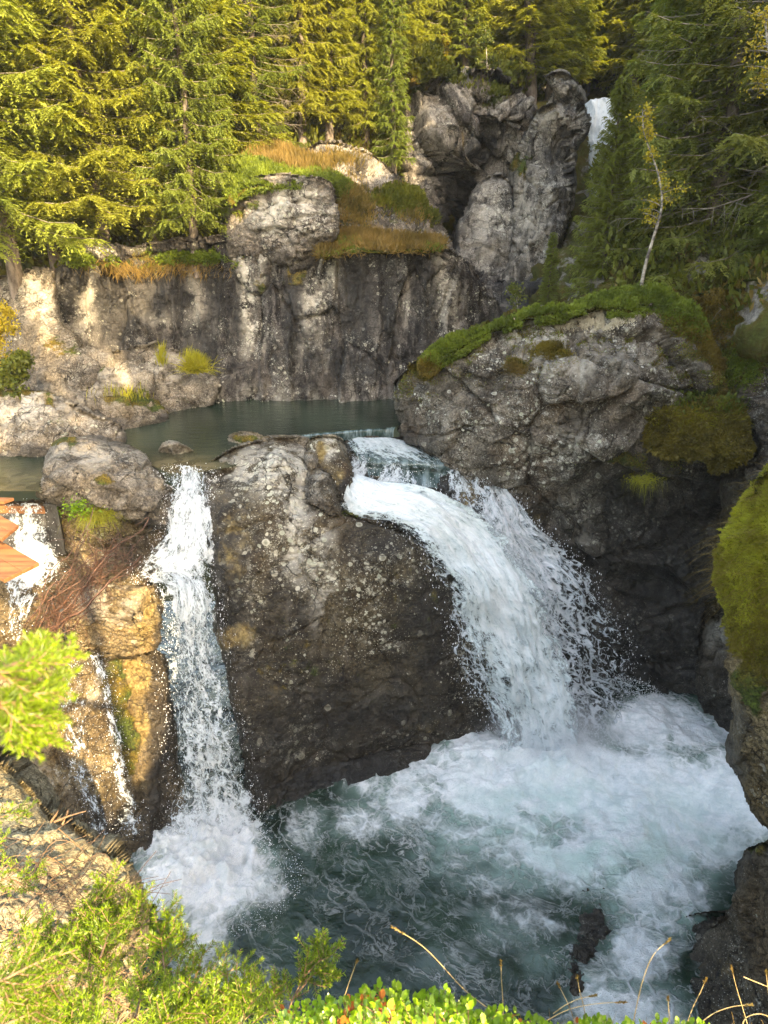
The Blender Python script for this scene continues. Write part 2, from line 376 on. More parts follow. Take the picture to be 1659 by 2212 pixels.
# right dome
rock('rock_outcrop', 'huge rounded lichen-covered rock outcrop with a green moss cap right of the main waterfall', 'rock',
     [(848, 870), (850, 828), (905, 775), (960, 745), (1050, 705), (1150, 672), (1250, 662), (1340, 650), (1420, 660), (1500, 680), (1560, 790), (1590, 900), (1600, 1020), (1590, 1160), (1580, 1400), (1560, 1560), (1380, 1580), (1250, 1560), (1180, 1420),
      (1120, 1200), (1090, 1110), (1020, 1035), (960, 985), (900, 965), (862, 955)],
     [(855, 900, 14.6), (870, 950, 13.9), (880, 830, 14.2), (950, 900, 13.2), (950, 780, 13.5), (1050, 740, 13.2), (1050, 900, 12.6), (1050, 1000, 12.9), (1150, 700, 13.3), (1250, 690, 13.2), (1350, 690, 13.1), (1480, 720, 13.4),
      (1200, 800, 12.3), (1350, 800, 12.2), (1362, 845, 12.2), (1368, 900, 12.55), (1250, 870, 12.35), (1500, 830, 13.0), (1250, 950, 12.1), (1400, 960, 12.5), (1150, 1050, 12.7), (1250, 1030, 12.5), (1150, 1150, 12.9), (1280, 1100, 12.9),
      (1400, 1060, 13.2), (1550, 1000, 13.8), (1250, 1300, 12.9), (1400, 1300, 13.3), (1380, 1480, 12.8), (1550, 1300, 13.2), (1520, 1500, 12.5), (1250, 1500, 12.9)],
     'dome', step=3, roll=(55, 1.3), thick=3.0, big=.14, blk=.40, blks=.48, crack=.45, strata=.03, seed=11, squash=(1, 1, 1.5),
     masks=dict(wet=[(1420, 1220, 210, 190, 1.0), (1360, 1080, 110, 90, 1), (1550, 1080, 70, 110, 1), (1400, 1420, 200, 170, 1), (1480, 1250, 120, 220, 1), (1250, 1300, 80, 180, .9), (1150, 1120, 60, 50, .6), (900, 960, 60, 20, .7), (1040, 1030, 50, 25, .5)],  # wet blobs darken the outcrop over its lower half
                moss=[(1190, 762, 40, 12, 1), (1110, 790, 30, 14, .7), (1400, 1040, 30, 25, .6), (1330, 990, 60, 14, .7), (1540, 870, 45, 60, .9), (905, 800, 25, 22, .8)],
                pale=[(1180, 715, 130, 40, .9), (1290, 690, 70, 30, 1), (1230, 790, 110, 40, .5), (1420, 770, 80, 60, .35), (1250, 1120, 40, 60, .7), (1190, 960, 60, 30, .4)],
                gold=[(1130, 1120, 30, 60, .35), (1150, 1130, 50, 30, .4)]))

# centre rock between the two falls
rock('rock_outcrop', 'broad brown rock face spotted with lichen between the left and the main waterfall', 'rock',
     [(440, 1010), (490, 975), (540, 958), (600, 945), (650, 948), (672, 985), (700, 1030), (722, 1075), (745, 1110), (800, 1128), (870, 1145), (930, 1190), (975, 1260), (1015, 1340), (1070, 1440), (1120, 1560), (1140, 1680), (1000, 1700), (900, 1700), (800, 1730), (700, 1780),
      (640, 1850), (560, 1850), (530, 1700), (520, 1600), (495, 1500), (480, 1400), (462, 1280), (450, 1180), (442, 1080)],
     [zc(460, 1010, 5.15), zc(560, 960, 5.35), zc(640, 955, 5.3), (700, 1060, 12.1), zc(600, 1000, 5.35), (460, 1085, 11.1), (600, 1075, 11.25), (600, 1110, 11.0), (700, 1110, 11.2), (760, 1120, 11.5), (880, 1155, 11.6), (460, 1200, 10.5), (600, 1200, 10.75), (700, 1250, 10.85), (850, 1200, 11.1),
      (950, 1300, 11.35), (490, 1450, 10.1), (620, 1400, 10.3), (750, 1450, 10.5), (950, 1480, 11.0), (1060, 1480, 11.6), (540, 1620, 9.6), (650, 1560, 10.1), (750, 1600, 10.4), (950, 1580, 10.9), (1100, 1620, 11.2), (560, 1760, 9.1), (620, 1700, 9.7), (700, 1720, 9.9), (850, 1660, 10.6), (1000, 1640, 10.9)],
     'centre', step=3, roll=(22, .5), thick=2.5, big=.12, blk=.07, blks=.6, crack=.9, strata=.03, seed=23, squash=(1.1, 1, 1.2),
     masks=dict(wet=[(480, 1300, 80, 260, 1), (780, 1560, 360, 130, .8), (560, 1640, 170, 150, .95), (540, 1400, 90, 160, .6), (800, 1180, 110, 50, .55), (930, 1350, 80, 180, .7), (720, 1690, 200, 60, 1), (600, 1330, 90, 120, .45)],
                pale=[(620, 1010, 150, 55, 1.0), (640, 1150, 40, 120, 1.0), (690, 1230, 30, 120, .9), (560, 1030, 100, 45, .8)],
                gold=[(500, 1180, 60, 160, .35), (500, 1370, 70, 40, .55), (900, 1560, 100, 60, .3), (640, 1500, 160, 70, .25), (470, 1080, 60, 40, .3)],
                moss=[(640, 1420, 200, 130, .18), (900, 1300, 120, 150, .15), (800, 1110, 80, 14, .5)]))

# cliff behind the upper pool
rock('cliff', 'long dark cliff with black and pale water streaks rising behind the upper pool', 'cliff',
     [(118, 790), (112, 640), (130, 560), (200, 530), (320, 530), (420, 520), (500, 505), (600, 520), (690, 515), (720, 545), (800, 540), (950, 530), (1000, 560), (1040, 610), (1080, 660), (1100, 760), (1100, 900), (900, 905), (600, 905), (440, 905), (300, 870), (180, 820)],
     [(130, 600, 17.2), (170, 700, 17.8), (200, 800, 17.3), (300, 600, 18.4), (360, 700, 18.2), (300, 780, 17.6), (440, 600, 18.1), (440, 760, 17.9), (500, 650, 17.9), (520, 820, 17.2), (600, 560, 17.8), (600, 700, 17.6), (600, 870, 17.1), (700, 540, 17.9), (750, 700, 17.8), (800, 870, 17.2),
      (850, 560, 18.1), (960, 560, 18.3), (900, 700, 18.0), (900, 880, 17.5), (1000, 640, 18.6), (1080, 700, 19.0), (1080, 850, 18.6), (440, 890, 16.9), (800, 560, 18)],
     'cliff', step=3.5, roll=(10, .4), thick=3, big=.20, blk=.34, blks=.55, crack=.5, seed=31, squash=(1.5, 1, .45),
     masks=dict(wet=[(445, 700, 34, 140, 1), (640, 690, 30, 140, 1), (600, 740, 90, 16, .3), (775, 640, 40, 120, 1), (845, 660, 26, 120, .9), (500, 700, 14, 120, .7), (920, 650, 30, 120, .8), (700, 770, 150, 40, .7), (760, 790, 80, 35, .9), (680, 740, 50, 40, .7), (800, 650, 110, 90, .45), (570, 600, 30, 60, .6), (160, 620, 40, 90, .9), (260, 680, 70, 110, .95), (350, 640, 70, 80, .9), (400, 720, 20, 60, .7), (850, 600, 100, 30, .5), (890, 620, 16, 90, .7), (1050, 720, 50, 80, .7)],  # left-end wet blobs also paint the shade around the sun patch
                pale=[(530, 650, 18, 110, 1.0), (565, 580, 14, 60, .9), (680, 660, 22, 100, 1.0), (415, 640, 20, 90, .7), (190, 650, 22, 90, 1.0), (720, 600, 18, 40, .7), (340, 690, 30, 30, .6), (960, 640, 30, 120, .6), (600, 850, 200, 22, .35)],  # tall pale blob at the left end paints a patch of sun
                moss=[(570, 610, 26, 40, .35), (650, 590, 30, 30, .5), (330, 570, 90, 25, .5)]))
# block and ledge above it
rock('rock_block', 'square grey rock block topped with orange grass above the streaked cliff', 'rock',
     [(486, 600), (484, 520), (490, 450), (505, 405), (560, 378), (640, 378), (706, 388), (722, 410), (730, 480), (728, 560), (720, 600), (600, 620)],
     [(495, 450, 18.2), (560, 400, 17.9), (700, 400, 17.6), (712, 500, 17.5), (722, 590, 18.4), (600, 500, 17.55), (510, 560, 17.8), (620, 560, 17.5), (600, 600, 18.2), (500, 600, 18.5)],
     'cliffp', step=3, roll=(7, .3), thick=2.5, big=.08, blk=.18, blks=.9, seed=37, smooth=1, masks=dict(moss=[(520, 430, 40, 60, .3)], pale=[(610, 450, 90, 50, .9)], wet=[(530, 570, 60, 30, .5), (660, 570, 80, 20, .6)]))
rock('rock_slope', 'grassy grey rock slope running down between the square block and the far cleft', 'rock',
     [(690, 560), (700, 430), (690, 380), (640, 340), (700, 300), (800, 330), (870, 390), (930, 450), (975, 520), (990, 600), (850, 570)],
     [(720, 540, 18.4), (720, 440, 18.8), (650, 350, 20.5), (760, 350, 20.8), (850, 400, 20.6), (940, 480, 20.2), (800, 500, 18.8), (960, 570, 19.0), (860, 560, 18.5)],
     'far', step=3.5, roll=(14, .5), thick=3, big=.22, blk=.25, blks=.6, seed=41, masks=dict(moss=[(760, 440, 60, 70, .45), (850, 470, 60, 40, .3), (700, 350, 50, 30, .6)], gold=[(720, 420, 50, 60, .5)], wet=[(900, 490, 40, 50, .5)]))
# far right cliffs
rock('cliff', 'tall fractured grey cliff above the gorge with a reddish stain at the top centre', 'cliff',
     [(868, 420), (866, 260), (872, 180), (905, 155), (950, 150), (1010, 160), (1060, 160), (1100, 180), (1150, 225), (1150, 330), (1080, 420), (1040, 560), (960, 560), (900, 470)],
     [(880, 200, 25.5), (880, 330, 24.5), (900, 420, 24), (950, 180, 26), (950, 300, 25), (1000, 200, 25.5), (1010, 300, 25.6), (1060, 180, 25.8), (1090, 260, 25.4), (1140, 250, 26), (1015, 320, 27.4), (1060, 380, 27.8), (985, 400, 27.6), (970, 480, 27.9), (1020, 440, 28.4), (925, 480, 24.6), (940, 400, 24.6), (1090, 330, 26.2)],
     'far', step=2.6, roll=(16, .9), thick=3.5, big=.3, blk=1.15, blks=.42, crack=.5, fine=.05, seed=47, squash=(1, 1, 1),
     masks=dict(wet=[(1018, 330, 34, 60, 1), (990, 400, 70, 45, 1), (960, 480, 60, 80, 1.0), (1060, 330, 24, 60, .8), (1000, 450, 60, 90, 1)], gold=[(990, 285, 10, 26, .45)], moss=[(900, 180, 50, 30, .6), (950, 160, 70, 15, .5), (1080, 190, 60, 20, .4)], pale=[(900, 250, 30, 30, .5), (1060, 220, 50, 40, .4), (930, 330, 40, 60, .4)]))  # wet blobs also put the cleft's shade into the colour
rock('cliff', 'wet back wall of the dark far cleft, coloured black for its shade', 'cliff', [(900, 620), (905, 430), (960, 300), (1110, 290), (1150, 400), (1140, 640)],
     [(920, 600, 28.6), (960, 320, 29.2), (1100, 320, 29.2), (1120, 600, 28.4), (1030, 450, 29.4)], 'cliff', step=4, roll=(6, .3), thick=1, big=.3, blk=.4, blks=.6, seed=149, masks=dict(wet=[(1020, 450, 300, 400, 1)]))  # full wet mask blackens the wall to stand for deep shade too
rock('rock_slab', 'smooth pale grey slab with dark wet edges at the foot of the far cleft', 'rock',
     [(975, 560), (985, 500), (1010, 440), (1040, 390), (1075, 375), (1110, 400), (1125, 480), (1125, 580), (1110, 640), (1040, 620), (985, 590)],
     [(1000, 520, 23.6), (1040, 420, 24.2), (1080, 400, 24.3), (1060, 520, 23.2), (1110, 560, 23.4), (1040, 600, 22.6), (1110, 620, 22.8)],
     'far', step=3, roll=(14, .5), thick=2.5, big=.2, blk=.1, blks=.4, seed=53, masks=dict(pale=[(1060, 500, 50, 90, .5)], wet=[(1118, 500, 10, 120, 1), (985, 530, 14, 60, 1), (1020, 430, 12, 40, .8)]))
rock('rock_pillar', 'tall grey rock pillar left of the distant waterfall', 'rock',
     [(1080, 620), (1100, 540), (1110, 440), (1105, 370), (1130, 310), (1150, 250), (1185, 225), (1230, 215), (1262, 240), (1268, 290), (1240, 310), (1238, 380), (1235, 460), (1200, 560), (1180, 640), (1120, 650)],
     [(1110, 600, 22.4), (1120, 480, 23), (1140, 350, 23.6), (1160, 260, 23.8), (1200, 235, 23.6), (1250, 250, 23.4), (1250, 300, 23.5), (1215, 320, 24.0), (1200, 400, 22.6), (1180, 500, 22.1), (1220, 450, 22.8), (1160, 620, 21.6)],
     'far', step=3, roll=(18, .9), thick=3, big=.2, blk=.45, blks=.55, seed=59, squash=(1.3, 1, .6), masks=dict(pale=[(1150, 450, 40, 120, .5), (1200, 260, 50, 30, .6)], moss=[(1120, 350, 22, 40, .5)], wet=[(1200, 325, 30, 14, .8), (1180, 300, 12, 30, .4)]))
rock('boulder', 'rounded boulder perched on top of the pillar like a hat', 'boulder',
     [(1180, 232), (1195, 200), (1180, 170), (1195, 156), (1225, 160), (1250, 180), (1260, 200), (1258, 228), (1220, 236)],
     [(1200, 225, 24.4), (1200, 170, 24.2), (1240, 200, 24), (1250, 225, 24.2), (1215, 200, 23.9)], 'far', step=2.6, roll=(22, .8), thick=1.6, big=.12, blk=.2, blks=.9, seed=61, jag=3, masks=dict(pale=[(1220, 180, 40, 20, .6)]))
rock('rock_ledge', 'dark wet rocks below the far slab behind the right outcrop', 'rock',
     [(985, 620), (1000, 575), (1060, 600), (1120, 620), (1180, 600), (1230, 640), (1230, 700), (1100, 760), (1020, 740)],
     [(1000, 620, 20.6), (1060, 620, 21), (1100, 700, 19.5), (1180, 640, 20.5), (1200, 690, 19.4), (1040, 720, 19.4)],
     'cliff', step=3.5, roll=(12, .5), thick=2.5, big=.3, blk=.4, blks=.7, seed=67, masks=dict(wet=[(1150, 650, 80, 50, .9), (1050, 640, 30, 30, .5)], moss=[(1090, 560, 40, 20, .5)]))
# left slabs
rock('rock_slope', 'smooth pale root-like rock ribs on the far left under the trees', 'rock',
     [(-60, 900), (-60, 600), (20, 600), (90, 570), (125, 600), (130, 680), (170, 740), (230, 800), (200, 860), (60, 880)],
     [(-40, 850, 15.6), (-40, 640, 17.2), (50, 640, 17.2), (110, 620, 17.2), (80, 720, 16.6), (150, 760, 16.4), (200, 820, 16), (60, 850, 15.4)],
     'slab', step=4, roll=(16, .5), thick=3, big=.3, blk=.12, blks=.8, seed=71, squash=(1.6, 1, .6), masks=dict(moss=[(150, 760, 50, 30, .3)], pale=[(80, 650, 50, 60, .6)]))
rock('rock_slab', 'grey lichen slab sloping down into the upper pool on its left shore', 'rock',
     [(80, 800), (110, 765), (200, 755), (260, 760), (310, 745), (380, 755), (430, 785), (470, 820), (470, 870), (440, 885), (400, 895), (380, 925), (290, 940), (200, 940), (90, 900)],
     [zc(430, 890, 5.1), zc(370, 925, 5.0), zc(290, 945, 5.0), (460, 850, 16.7), (420, 800, 17.1), (310, 760, 16.9), (250, 850, 15.6), (130, 780, 16.2), (130, 880, 14.6), (330, 850, 15.9), (220, 925, 14.3)],
     'slab', step=3.5, roll=(14, .35), thick=2.2, big=.24, blk=.36, blks=.6, crack=.6, strata=.06, seed=73, masks=dict(moss=[(290, 870, 70, 26, .5), (200, 810, 30, 20, .3), (340, 890, 40, 14, .5)], pale=[(200, 840, 90, 50, .5), (350, 790, 60, 30, .5)], wet=[(360, 925, 90, 10, .8), (450, 880, 40, 12, .8)]))
rock('boulder', 'sunlit pale rock behind the big boulder at the left edge', 'boulder',
     [(-60, 990), (-60, 850), (20, 840), (110, 848), (150, 875), (200, 900), (258, 915), (272, 950), (240, 985), (120, 985)],
     [(-40, 960, 13.0), (-40, 860, 14), (60, 850, 14), (120, 870, 13.8), (60, 920, 13.1), (180, 915, 13.4), (260, 935, 13.5), (150, 970, 12.9), (240, 970, 13.1)],
     'slab', step=3.5, roll=(10, .4), thick=1.8, big=.15, blk=.3, blks=.8, crack=.6, strata=.04, seed=79, masks=dict(gold=[(110, 870, 20, 30, .5)], pale=[(60, 880, 100, 50, .9)], moss=[(40, 850, 70, 10, .6), (110, 880, 12, 18, .5)], wet=[(100, 985, 130, 10, .7)]))
rock('boulder', 'big angular grey boulder beside the lip of the left waterfall', 'boulder',
     [(78, 1068), (100, 1035), (110, 985), (130, 950), (200, 946), (270, 960), (320, 985), (350, 1020), (372, 1070), (376, 1110), (360, 1150), (280, 1125), (220, 1115), (140, 1100)],
     [(85, 1062, 10.95), (120, 990, 11.6), (140, 955, 12.1), (260, 962, 12.1), (340, 1018, 11.75), (140, 1045, 10.75), (200, 1075, 10.75), (225, 1040, 10.8), (300, 1060, 10.8), (335, 1090, 10.75), (150, 1092, 11.0), (250, 1112, 10.8), (350, 1135, 10.85), (374, 1080, 11.6), (160, 1010, 11.2), (280, 1000, 11.3)],
     'slab', step=3, roll=(9, .3), thick=1.7, big=.06, blk=.26, blks=.65, crack=.45, strata=.03, smooth=1, base_flat=False, seed=83, masks=dict(pale=[(180, 990, 60, 30, .6), (300, 1000, 50, 40, .5)], gold=[(160, 1050, 60, 40, .15)], moss=[(130, 955, 40, 16, .6), (225, 1035, 14, 18, .4)], wet=[(330, 1135, 60, 10, .9)]))
rock('rock', 'low flat rock breaking the surface of the upper pool before the weir', 'rock',
     [(485, 962), (500, 938), (540, 930), (570, 945), (620, 942), (668, 950), (672, 972), (600, 978), (540, 975)],
     [zc(490, 960, 5.15), zc(540, 938, 5.4), zc(570, 955, 5.3), zc(650, 952, 5.3), zc(640, 972, 5.15), zc(540, 972, 5.15)], 'slab', step=2.5, roll=(6, .2), thick=.5, big=.08, blk=.08, blks=1.5, seed=87, jag=3, masks=dict(moss=[(530, 940, 40, 10, .7)], wet=[(560, 970, 100, 8, .8)]))
rock('rock', 'small pale rock islet alone in the upper pool by the left lip', 'rock',
     [(338, 980), (352, 967), (380, 962), (405, 968), (422, 978), (400, 988), (360, 990)],
     [zc(345, 980, 5.15), zc(380, 968, 5.35), zc(415, 979, 5.15), zc(380, 987, 5.12)], 'slab', step=2, roll=(6, .15), thick=.4, big=.06, blk=.08, blks=2.2, seed=89, jag=3, masks=dict(pale=[(385, 972, 30, 10, .8)]))
rock('boulder', 'upright brown-stained boulder at the left side of the main waterfall lip', 'boulder',
     [(666, 990), (662, 960), (675, 945), (715, 940), (735, 948), (745, 985), (762, 1010), (768, 1060), (755, 1100), (725, 1075), (700, 1030), (672, 1000)],
     [(675, 980, 12.7), (700, 950, 12.9), (730, 955, 12.9), (700, 1000, 12.4), (745, 1000, 12.5), (755, 1060, 12.1), (735, 1060, 12.0), (755, 1095, 12.0)],
     'centre', step=2.6, roll=(18, .4), thick=.8, big=.06, blk=.07, blks=1.3, seed=97, jag=3, masks=dict(gold=[(690, 975, 14, 30, .6), (740, 1030, 20, 40, .4)], pale=[(715, 960, 26, 26, 1)], wet=[(750, 1060, 20, 40, .8)]))
rock('rock', 'small round pinkish stone wedged left of the upright boulder', 'rock',
     [(655, 985), (662, 976), (680, 980), (686, 1000), (678, 1018), (662, 1008)], [(660, 985, 12.3), (680, 990, 12.2), (672, 1010, 12.1), (670, 996, 12.0)], 'slab', step=2, roll=(10, .15), thick=.3, big=.03, blk=.02, seed=99, jag=1)
rock('rock_ledge', 'cracked stepped rock steps left of the main waterfall lip', 'rock',
     [(660, 1010), (690, 1015), (715, 1030), (722, 1070), (735, 1110), (715, 1118), (690, 1100), (660, 1080)],
     [(665, 1020, 12.0), (700, 1030, 12.0), (715, 1060, 11.7), (725, 1105, 11.35), (670, 1075, 11.4), (695, 1090, 11.3)], 'dark', step=2.5, roll=(8, .2), thick=.8, big=.06, blk=.2, blks=2.2, crack=.7, seed=101, jag=2, masks=dict(pale=[(690, 1050, 30, 40, .5)]))
# bed below the main fall
rock('river_bed_rock', 'dark wet bedrock the main waterfall runs over', 'rock',
     [(735, 945), (800, 945), (900, 955), (980, 995), (1060, 1040), (1130, 1130), (1210, 1210), (1270, 1320), (1330, 1430), (1370, 1560), (1100, 1680), (1000, 1560), (960, 1400), (900, 1250), (800, 1150), (720, 1120), (722, 1040)],
     [zc(750, 950, 4.95), zc(880, 955, 4.95), zc(820, 1000, 4.8), zc(960, 1010, 4.75), (780, 1060, 12.75), (850, 1035, 12.95), (900, 1080, 12.5), (980, 1050, 12.9), (1000, 1120, 12.35), (1100, 1150, 12.7), (800, 1130, 11.9), (900, 1200, 12.0), (1000, 1350, 12.2), (1200, 1250, 13.1), (1300, 1420, 13.2), (1100, 1500, 12.0), (1350, 1540, 13), (1100, 1660, 11.8)],
     'dark', step=3.5, roll=(12, .3), thick=1.5, big=.18, blk=.2, blks=.8, seed=103, masks=dict(wet=[(1000, 1250, 400, 500, 1)], gold=[(850, 1040, 50, 30, .5), (1010, 1070, 40, 60, .45)]))
# left lower rocks
rock('rock_block', 'stepped block of ochre yellow layered rock beside the left waterfall', 'rock',
     [(128, 1340), (135, 1300), (160, 1275), (205, 1262), (330, 1265), (345, 1300), (352, 1380), (335, 1412), (250, 1425), (180, 1410), (150, 1385)],
     [(140, 1320, 9.6), (180, 1270, 10.2), (320, 1270, 10.1), (200, 1330, 9.5), (300, 1330, 9.4), (340, 1380, 9.6), (180, 1395, 9.7), (280, 1415, 9.4)],
     'gold', step=2.6, roll=(6, .25), thick=1.2, big=.04, blk=.20, blks=1.1, crack=.8, strata=.12, smooth=1, seed=107, squash=(.7, 1, 2.6), jag=5, masks=dict(gold=[(320, 1340, 36, 80, .6), (200, 1320, 90, 50, .15)], pale=[(200, 1300, 80, 40, .7)], wet=[(348, 1340, 14, 80, 1)]))  # wet strip on the right edge also carries that side's shade
rock('rock_wall', 'ochre and green stained wet rock face with trickles below the stepped block', 'rock',
     [(-60, 1960), (-60, 1390), (60, 1370), (160, 1380), (230, 1400), (340, 1400), (365, 1450), (380, 1600), (400, 1750), (420, 1900), (400, 2000), (150, 2000)],
     [(-40, 1420, 9.6), (-40, 1700, 8.4), (100, 1420, 9.7), (240, 1430, 9.75), (340, 1430, 9.9), (120, 1600, 9.0), (280, 1600, 9.0), (370, 1600, 9.5), (120, 1800, 8.1), (280, 1800, 8.4), (390, 1760, 9.0), (250, 1900, 8.0), (400, 1880, 8.5)],
     'gold', step=3.4, roll=(20, .5), thick=2.5, big=.16, blk=.14, blks=.9, strata=.04, seed=109, squash=(1.5, 1, .7),
     masks=dict(gold=[(290, 1470, 40, 70, .7), (290, 1570, 34, 80, .6), (160, 1520, 110, 120, .3), (80, 1700, 120, 120, .3), (230, 1720, 60, 120, .3)], moss=[(240, 1450, 22, 70, .75), (262, 1540, 20, 70, .8), (275, 1620, 16, 60, .7)], pale=[(60, 1690, 90, 60, .5), (200, 1480, 60, 40, .5)],
                wet=[(345, 1600, 50, 300, 1), (150, 1600, 40, 130, .35), (220, 1800, 90, 120, .9), (350, 1850, 90, 130, 1), (180, 1430, 70, 14, .8)]))
rock('rock_wall', 'shadowed rock recess under the big boulder behind the dead roots', 'rock',
     [(-60, 1440), (-60, 1075), (80, 1085), (180, 1105), (280, 1120), (365, 1140), (350, 1190), (320, 1240), (340, 1290), (200, 1300), (130, 1420)],
     [(-40, 1120, 11.8), (-40, 1400, 10.4), (100, 1120, 11.8), (240, 1140, 11.5), (350, 1160, 11.4), (100, 1300, 11), (240, 1220, 10.9), (310, 1240, 10.7), (200, 1290, 10.5)],
     'gold', step=3.5, roll=(10, .3), thick=1.5, big=.15, blk=.25, blks=1.0, seed=113, masks=dict(wet=[(300, 1180, 90, 60, .8), (80, 1200, 100, 200, .6)], gold=[(200, 1180, 50, 60, .3)]))
rock('rock_slope', 'sunlit pale near rock slope at the lower left behind the spruce twigs', 'rock',
     [(-120, 2500), (-120, 1640), (0, 1640), (60, 1700), (110, 1765), (180, 1790), (215, 1835), (255, 1860), (290, 1930), (310, 2020), (300, 2130), (280, 2400), (200, 2600)],
     [(-100, 1700, 5.0), (0, 1680, 5.2), (100, 1790, 4.4), (200, 1830, 4.2), (270, 1920, 4.0), (0, 1900, 3.4), (150, 1950, 3.5), (290, 2050, 3.6), (50, 2150, 2.6), (200, 2200, 2.8), (0, 2450, 2.0), (230, 2450, 2.3)],
     'nearslope', step=4, roll=(20, .4), thick=2, big=.08, blk=.09, blks=1.2, seed=117, strata=.0, masks=dict(gold=[(40, 1720, 80, 60, .35)], moss=[(100, 1850, 60, 20, .3)]))
rock('boulder', 'small dark wet rock in the foam behind the spruce tips', 'rock',
     [(285, 1990), (300, 1950), (330, 1955), (345, 1990), (335, 2040), (300, 2050)], [(290, 1990, 6.6), (320, 1960, 6.7), (340, 2000, 6.7), (315, 2010, 6.4)], 'dark', step=4, roll=(16, .4), thick=.8, big=.05, blk=.05, seed=119, masks=dict(wet=[(310, 2000, 60, 80, 1)]))
# right side
rock('rock_wall', 'tall dark rock bank under the forest floor at the right edge', 'rock',
     [(1480, 700), (1500, 640), (1600, 620), (1760, 610), (1760, 1600), (1640, 1600), (1570, 1500), (1540, 1300), (1560, 1000), (1540, 860)],
     [(1500, 690, 13.6), (1600, 660, 13.4), (1720, 650, 12.8), (1560, 850, 13.6), (1700, 850, 12.2), (1600, 1000, 13.0), (1720, 1100, 11), (1600, 1300, 12.6), (1700, 1500, 11.5), (1560, 1480, 12.8)],
     'dome', step=4, roll=(16, .6), thick=3, big=.35, blk=.35, blks=.7, seed=121, masks=dict(wet=[(1620, 1150, 120, 260, 1), (1560, 760, 30, 60, .4)], moss=[(1590, 660, 120, 26, 1), (1600, 780, 60, 60, .6), (1620, 640, 120, 40, 1)], gold=[(1600, 720, 60, 60, .5)], pale=[(1560, 690, 60, 40, .8)]))
rock('boulder', 'dark angular rocks standing in the foam right of the main pool', 'boulder',
     [(1495, 1600), (1500, 1530), (1505, 1420), (1520, 1350), (1560, 1325), (1620, 1330), (1660, 1420), (1660, 1650), (1600, 1680), (1540, 1640)],
     [(1510, 1560, 11.9), (1520, 1400, 11.8), (1560, 1350, 11.7), (1620, 1400, 11.2), (1580, 1500, 11.2), (1560, 1620, 10.9), (1620, 1640, 10.6)],
     'dark', step=3.5, roll=(24, .6), thick=1.5, big=.14, blk=.3, blks=.8, seed=127, masks=dict(pale=[(1550, 1370, 30, 40, .5)], wet=[(1540, 1560, 60, 120, .8)]))
rock('rock_wall', 'near brown rock wall below the moss hump at the right edge', 'rock',
     [(1575, 1640), (1590, 1500), (1580, 1400), (1600, 1250), (1700, 1100), (1900, 1050), (1900, 2100), (1720, 1860), (1662, 1790), (1640, 1770), (1610, 1700), (1590, 1670)],
     [(1590, 1640, 6.6), (1600, 1500, 6.5), (1650, 1300, 6.4), (1800, 1200, 5.6), (1650, 1600, 6.2), (1700, 1800, 6.1), (1850, 1900, 5.0), (1650, 1760, 6.5)],
     'gold', step=4, roll=(16, .5), thick=3, big=.12, blk=.14, blks=1.2, strata=.04, seed=131, masks=dict(moss=[(1640, 1460, 40, 90, .9), (1650, 1330, 60, 60, 1)], wet=[(1590, 1620, 20, 160, .7)]))
rock('rock_wall', 'dark rock bank rising from the water in the bottom right corner', 'rock',
     [(1400, 2500), (1430, 2200), (1470, 2080), (1530, 2010), (1590, 1960), (1600, 1900), (1610, 1835), (1650, 1815), (1900, 1800), (1900, 2600)],
     [(1440, 2250, 6.2), (1500, 2080, 6.6), (1580, 2000, 6.6), (1610, 1860, 6.3), (1650, 1830, 6.2), (1640, 2000, 5.9), (1560, 2150, 5.9), (1800, 1900, 5.5), (1650, 2200, 5.2), (1500, 2400, 5.0), (1800, 2400, 4.2)],
     'dark', step=4, roll=(24, .5), thick=2.5, big=.14, blk=.16, blks=1.1, seed=137, masks=dict(wet=[(1480, 2120, 60, 100, .8), (1620, 1850, 40, 20, .3)], gold=[(1560, 2100, 120, 90, .3)], moss=[(1640, 1830, 30, 20, .6)]))
rock('boulder', 'rounded dark wet boulder at the waterline in the lower right', 'boulder',
     [(1438, 2040), (1450, 2000), (1500, 1975), (1560, 1968), (1600, 1985), (1600, 2100), (1540, 2160), (1470, 2150), (1445, 2100)],
     [(1445, 2030, 7.0), (1500, 1985, 7.2), (1570, 1980, 7.1), (1520, 2050, 6.7), (1480, 2120, 6.6), (1570, 2120, 6.4)],
     'dark', step=3, roll=(26, .5), thick=1.2, big=.06, blk=.06, blks=1.2, seed=139, masks=dict(gold=[(1500, 2080, 60, 30, .4)], wet=[(1500, 2020, 90, 60, .5)]))
rock('rock', 'submerged brown rock washed over by foam in front of the main pool', 'rock',
     [(1190, 2080), (1200, 2010), (1225, 1950), (1280, 1915), (1335, 1935), (1360, 1990), (1330, 2040), (1320, 2110), (1300, 2160), (1240, 2165), (1200, 2130)],
     [zc(1200, 2050, -.10), zc(1250, 1990, .0), zc(1290, 1935, -.03), zc(1345, 1990, -.10), zc(1250, 2060, .02), zc(1300, 2120, -.12), zc(1230, 2140, -.09), zc(1300, 2020, .0)],
     'dark', step=3, roll=(50, .45), thick=.5, big=.16, bigs=1.6, blk=.10, blks=1.6, seed=141, jag=12, masks=dict(wet=[(1260, 2030, 150, 150, .8)]))
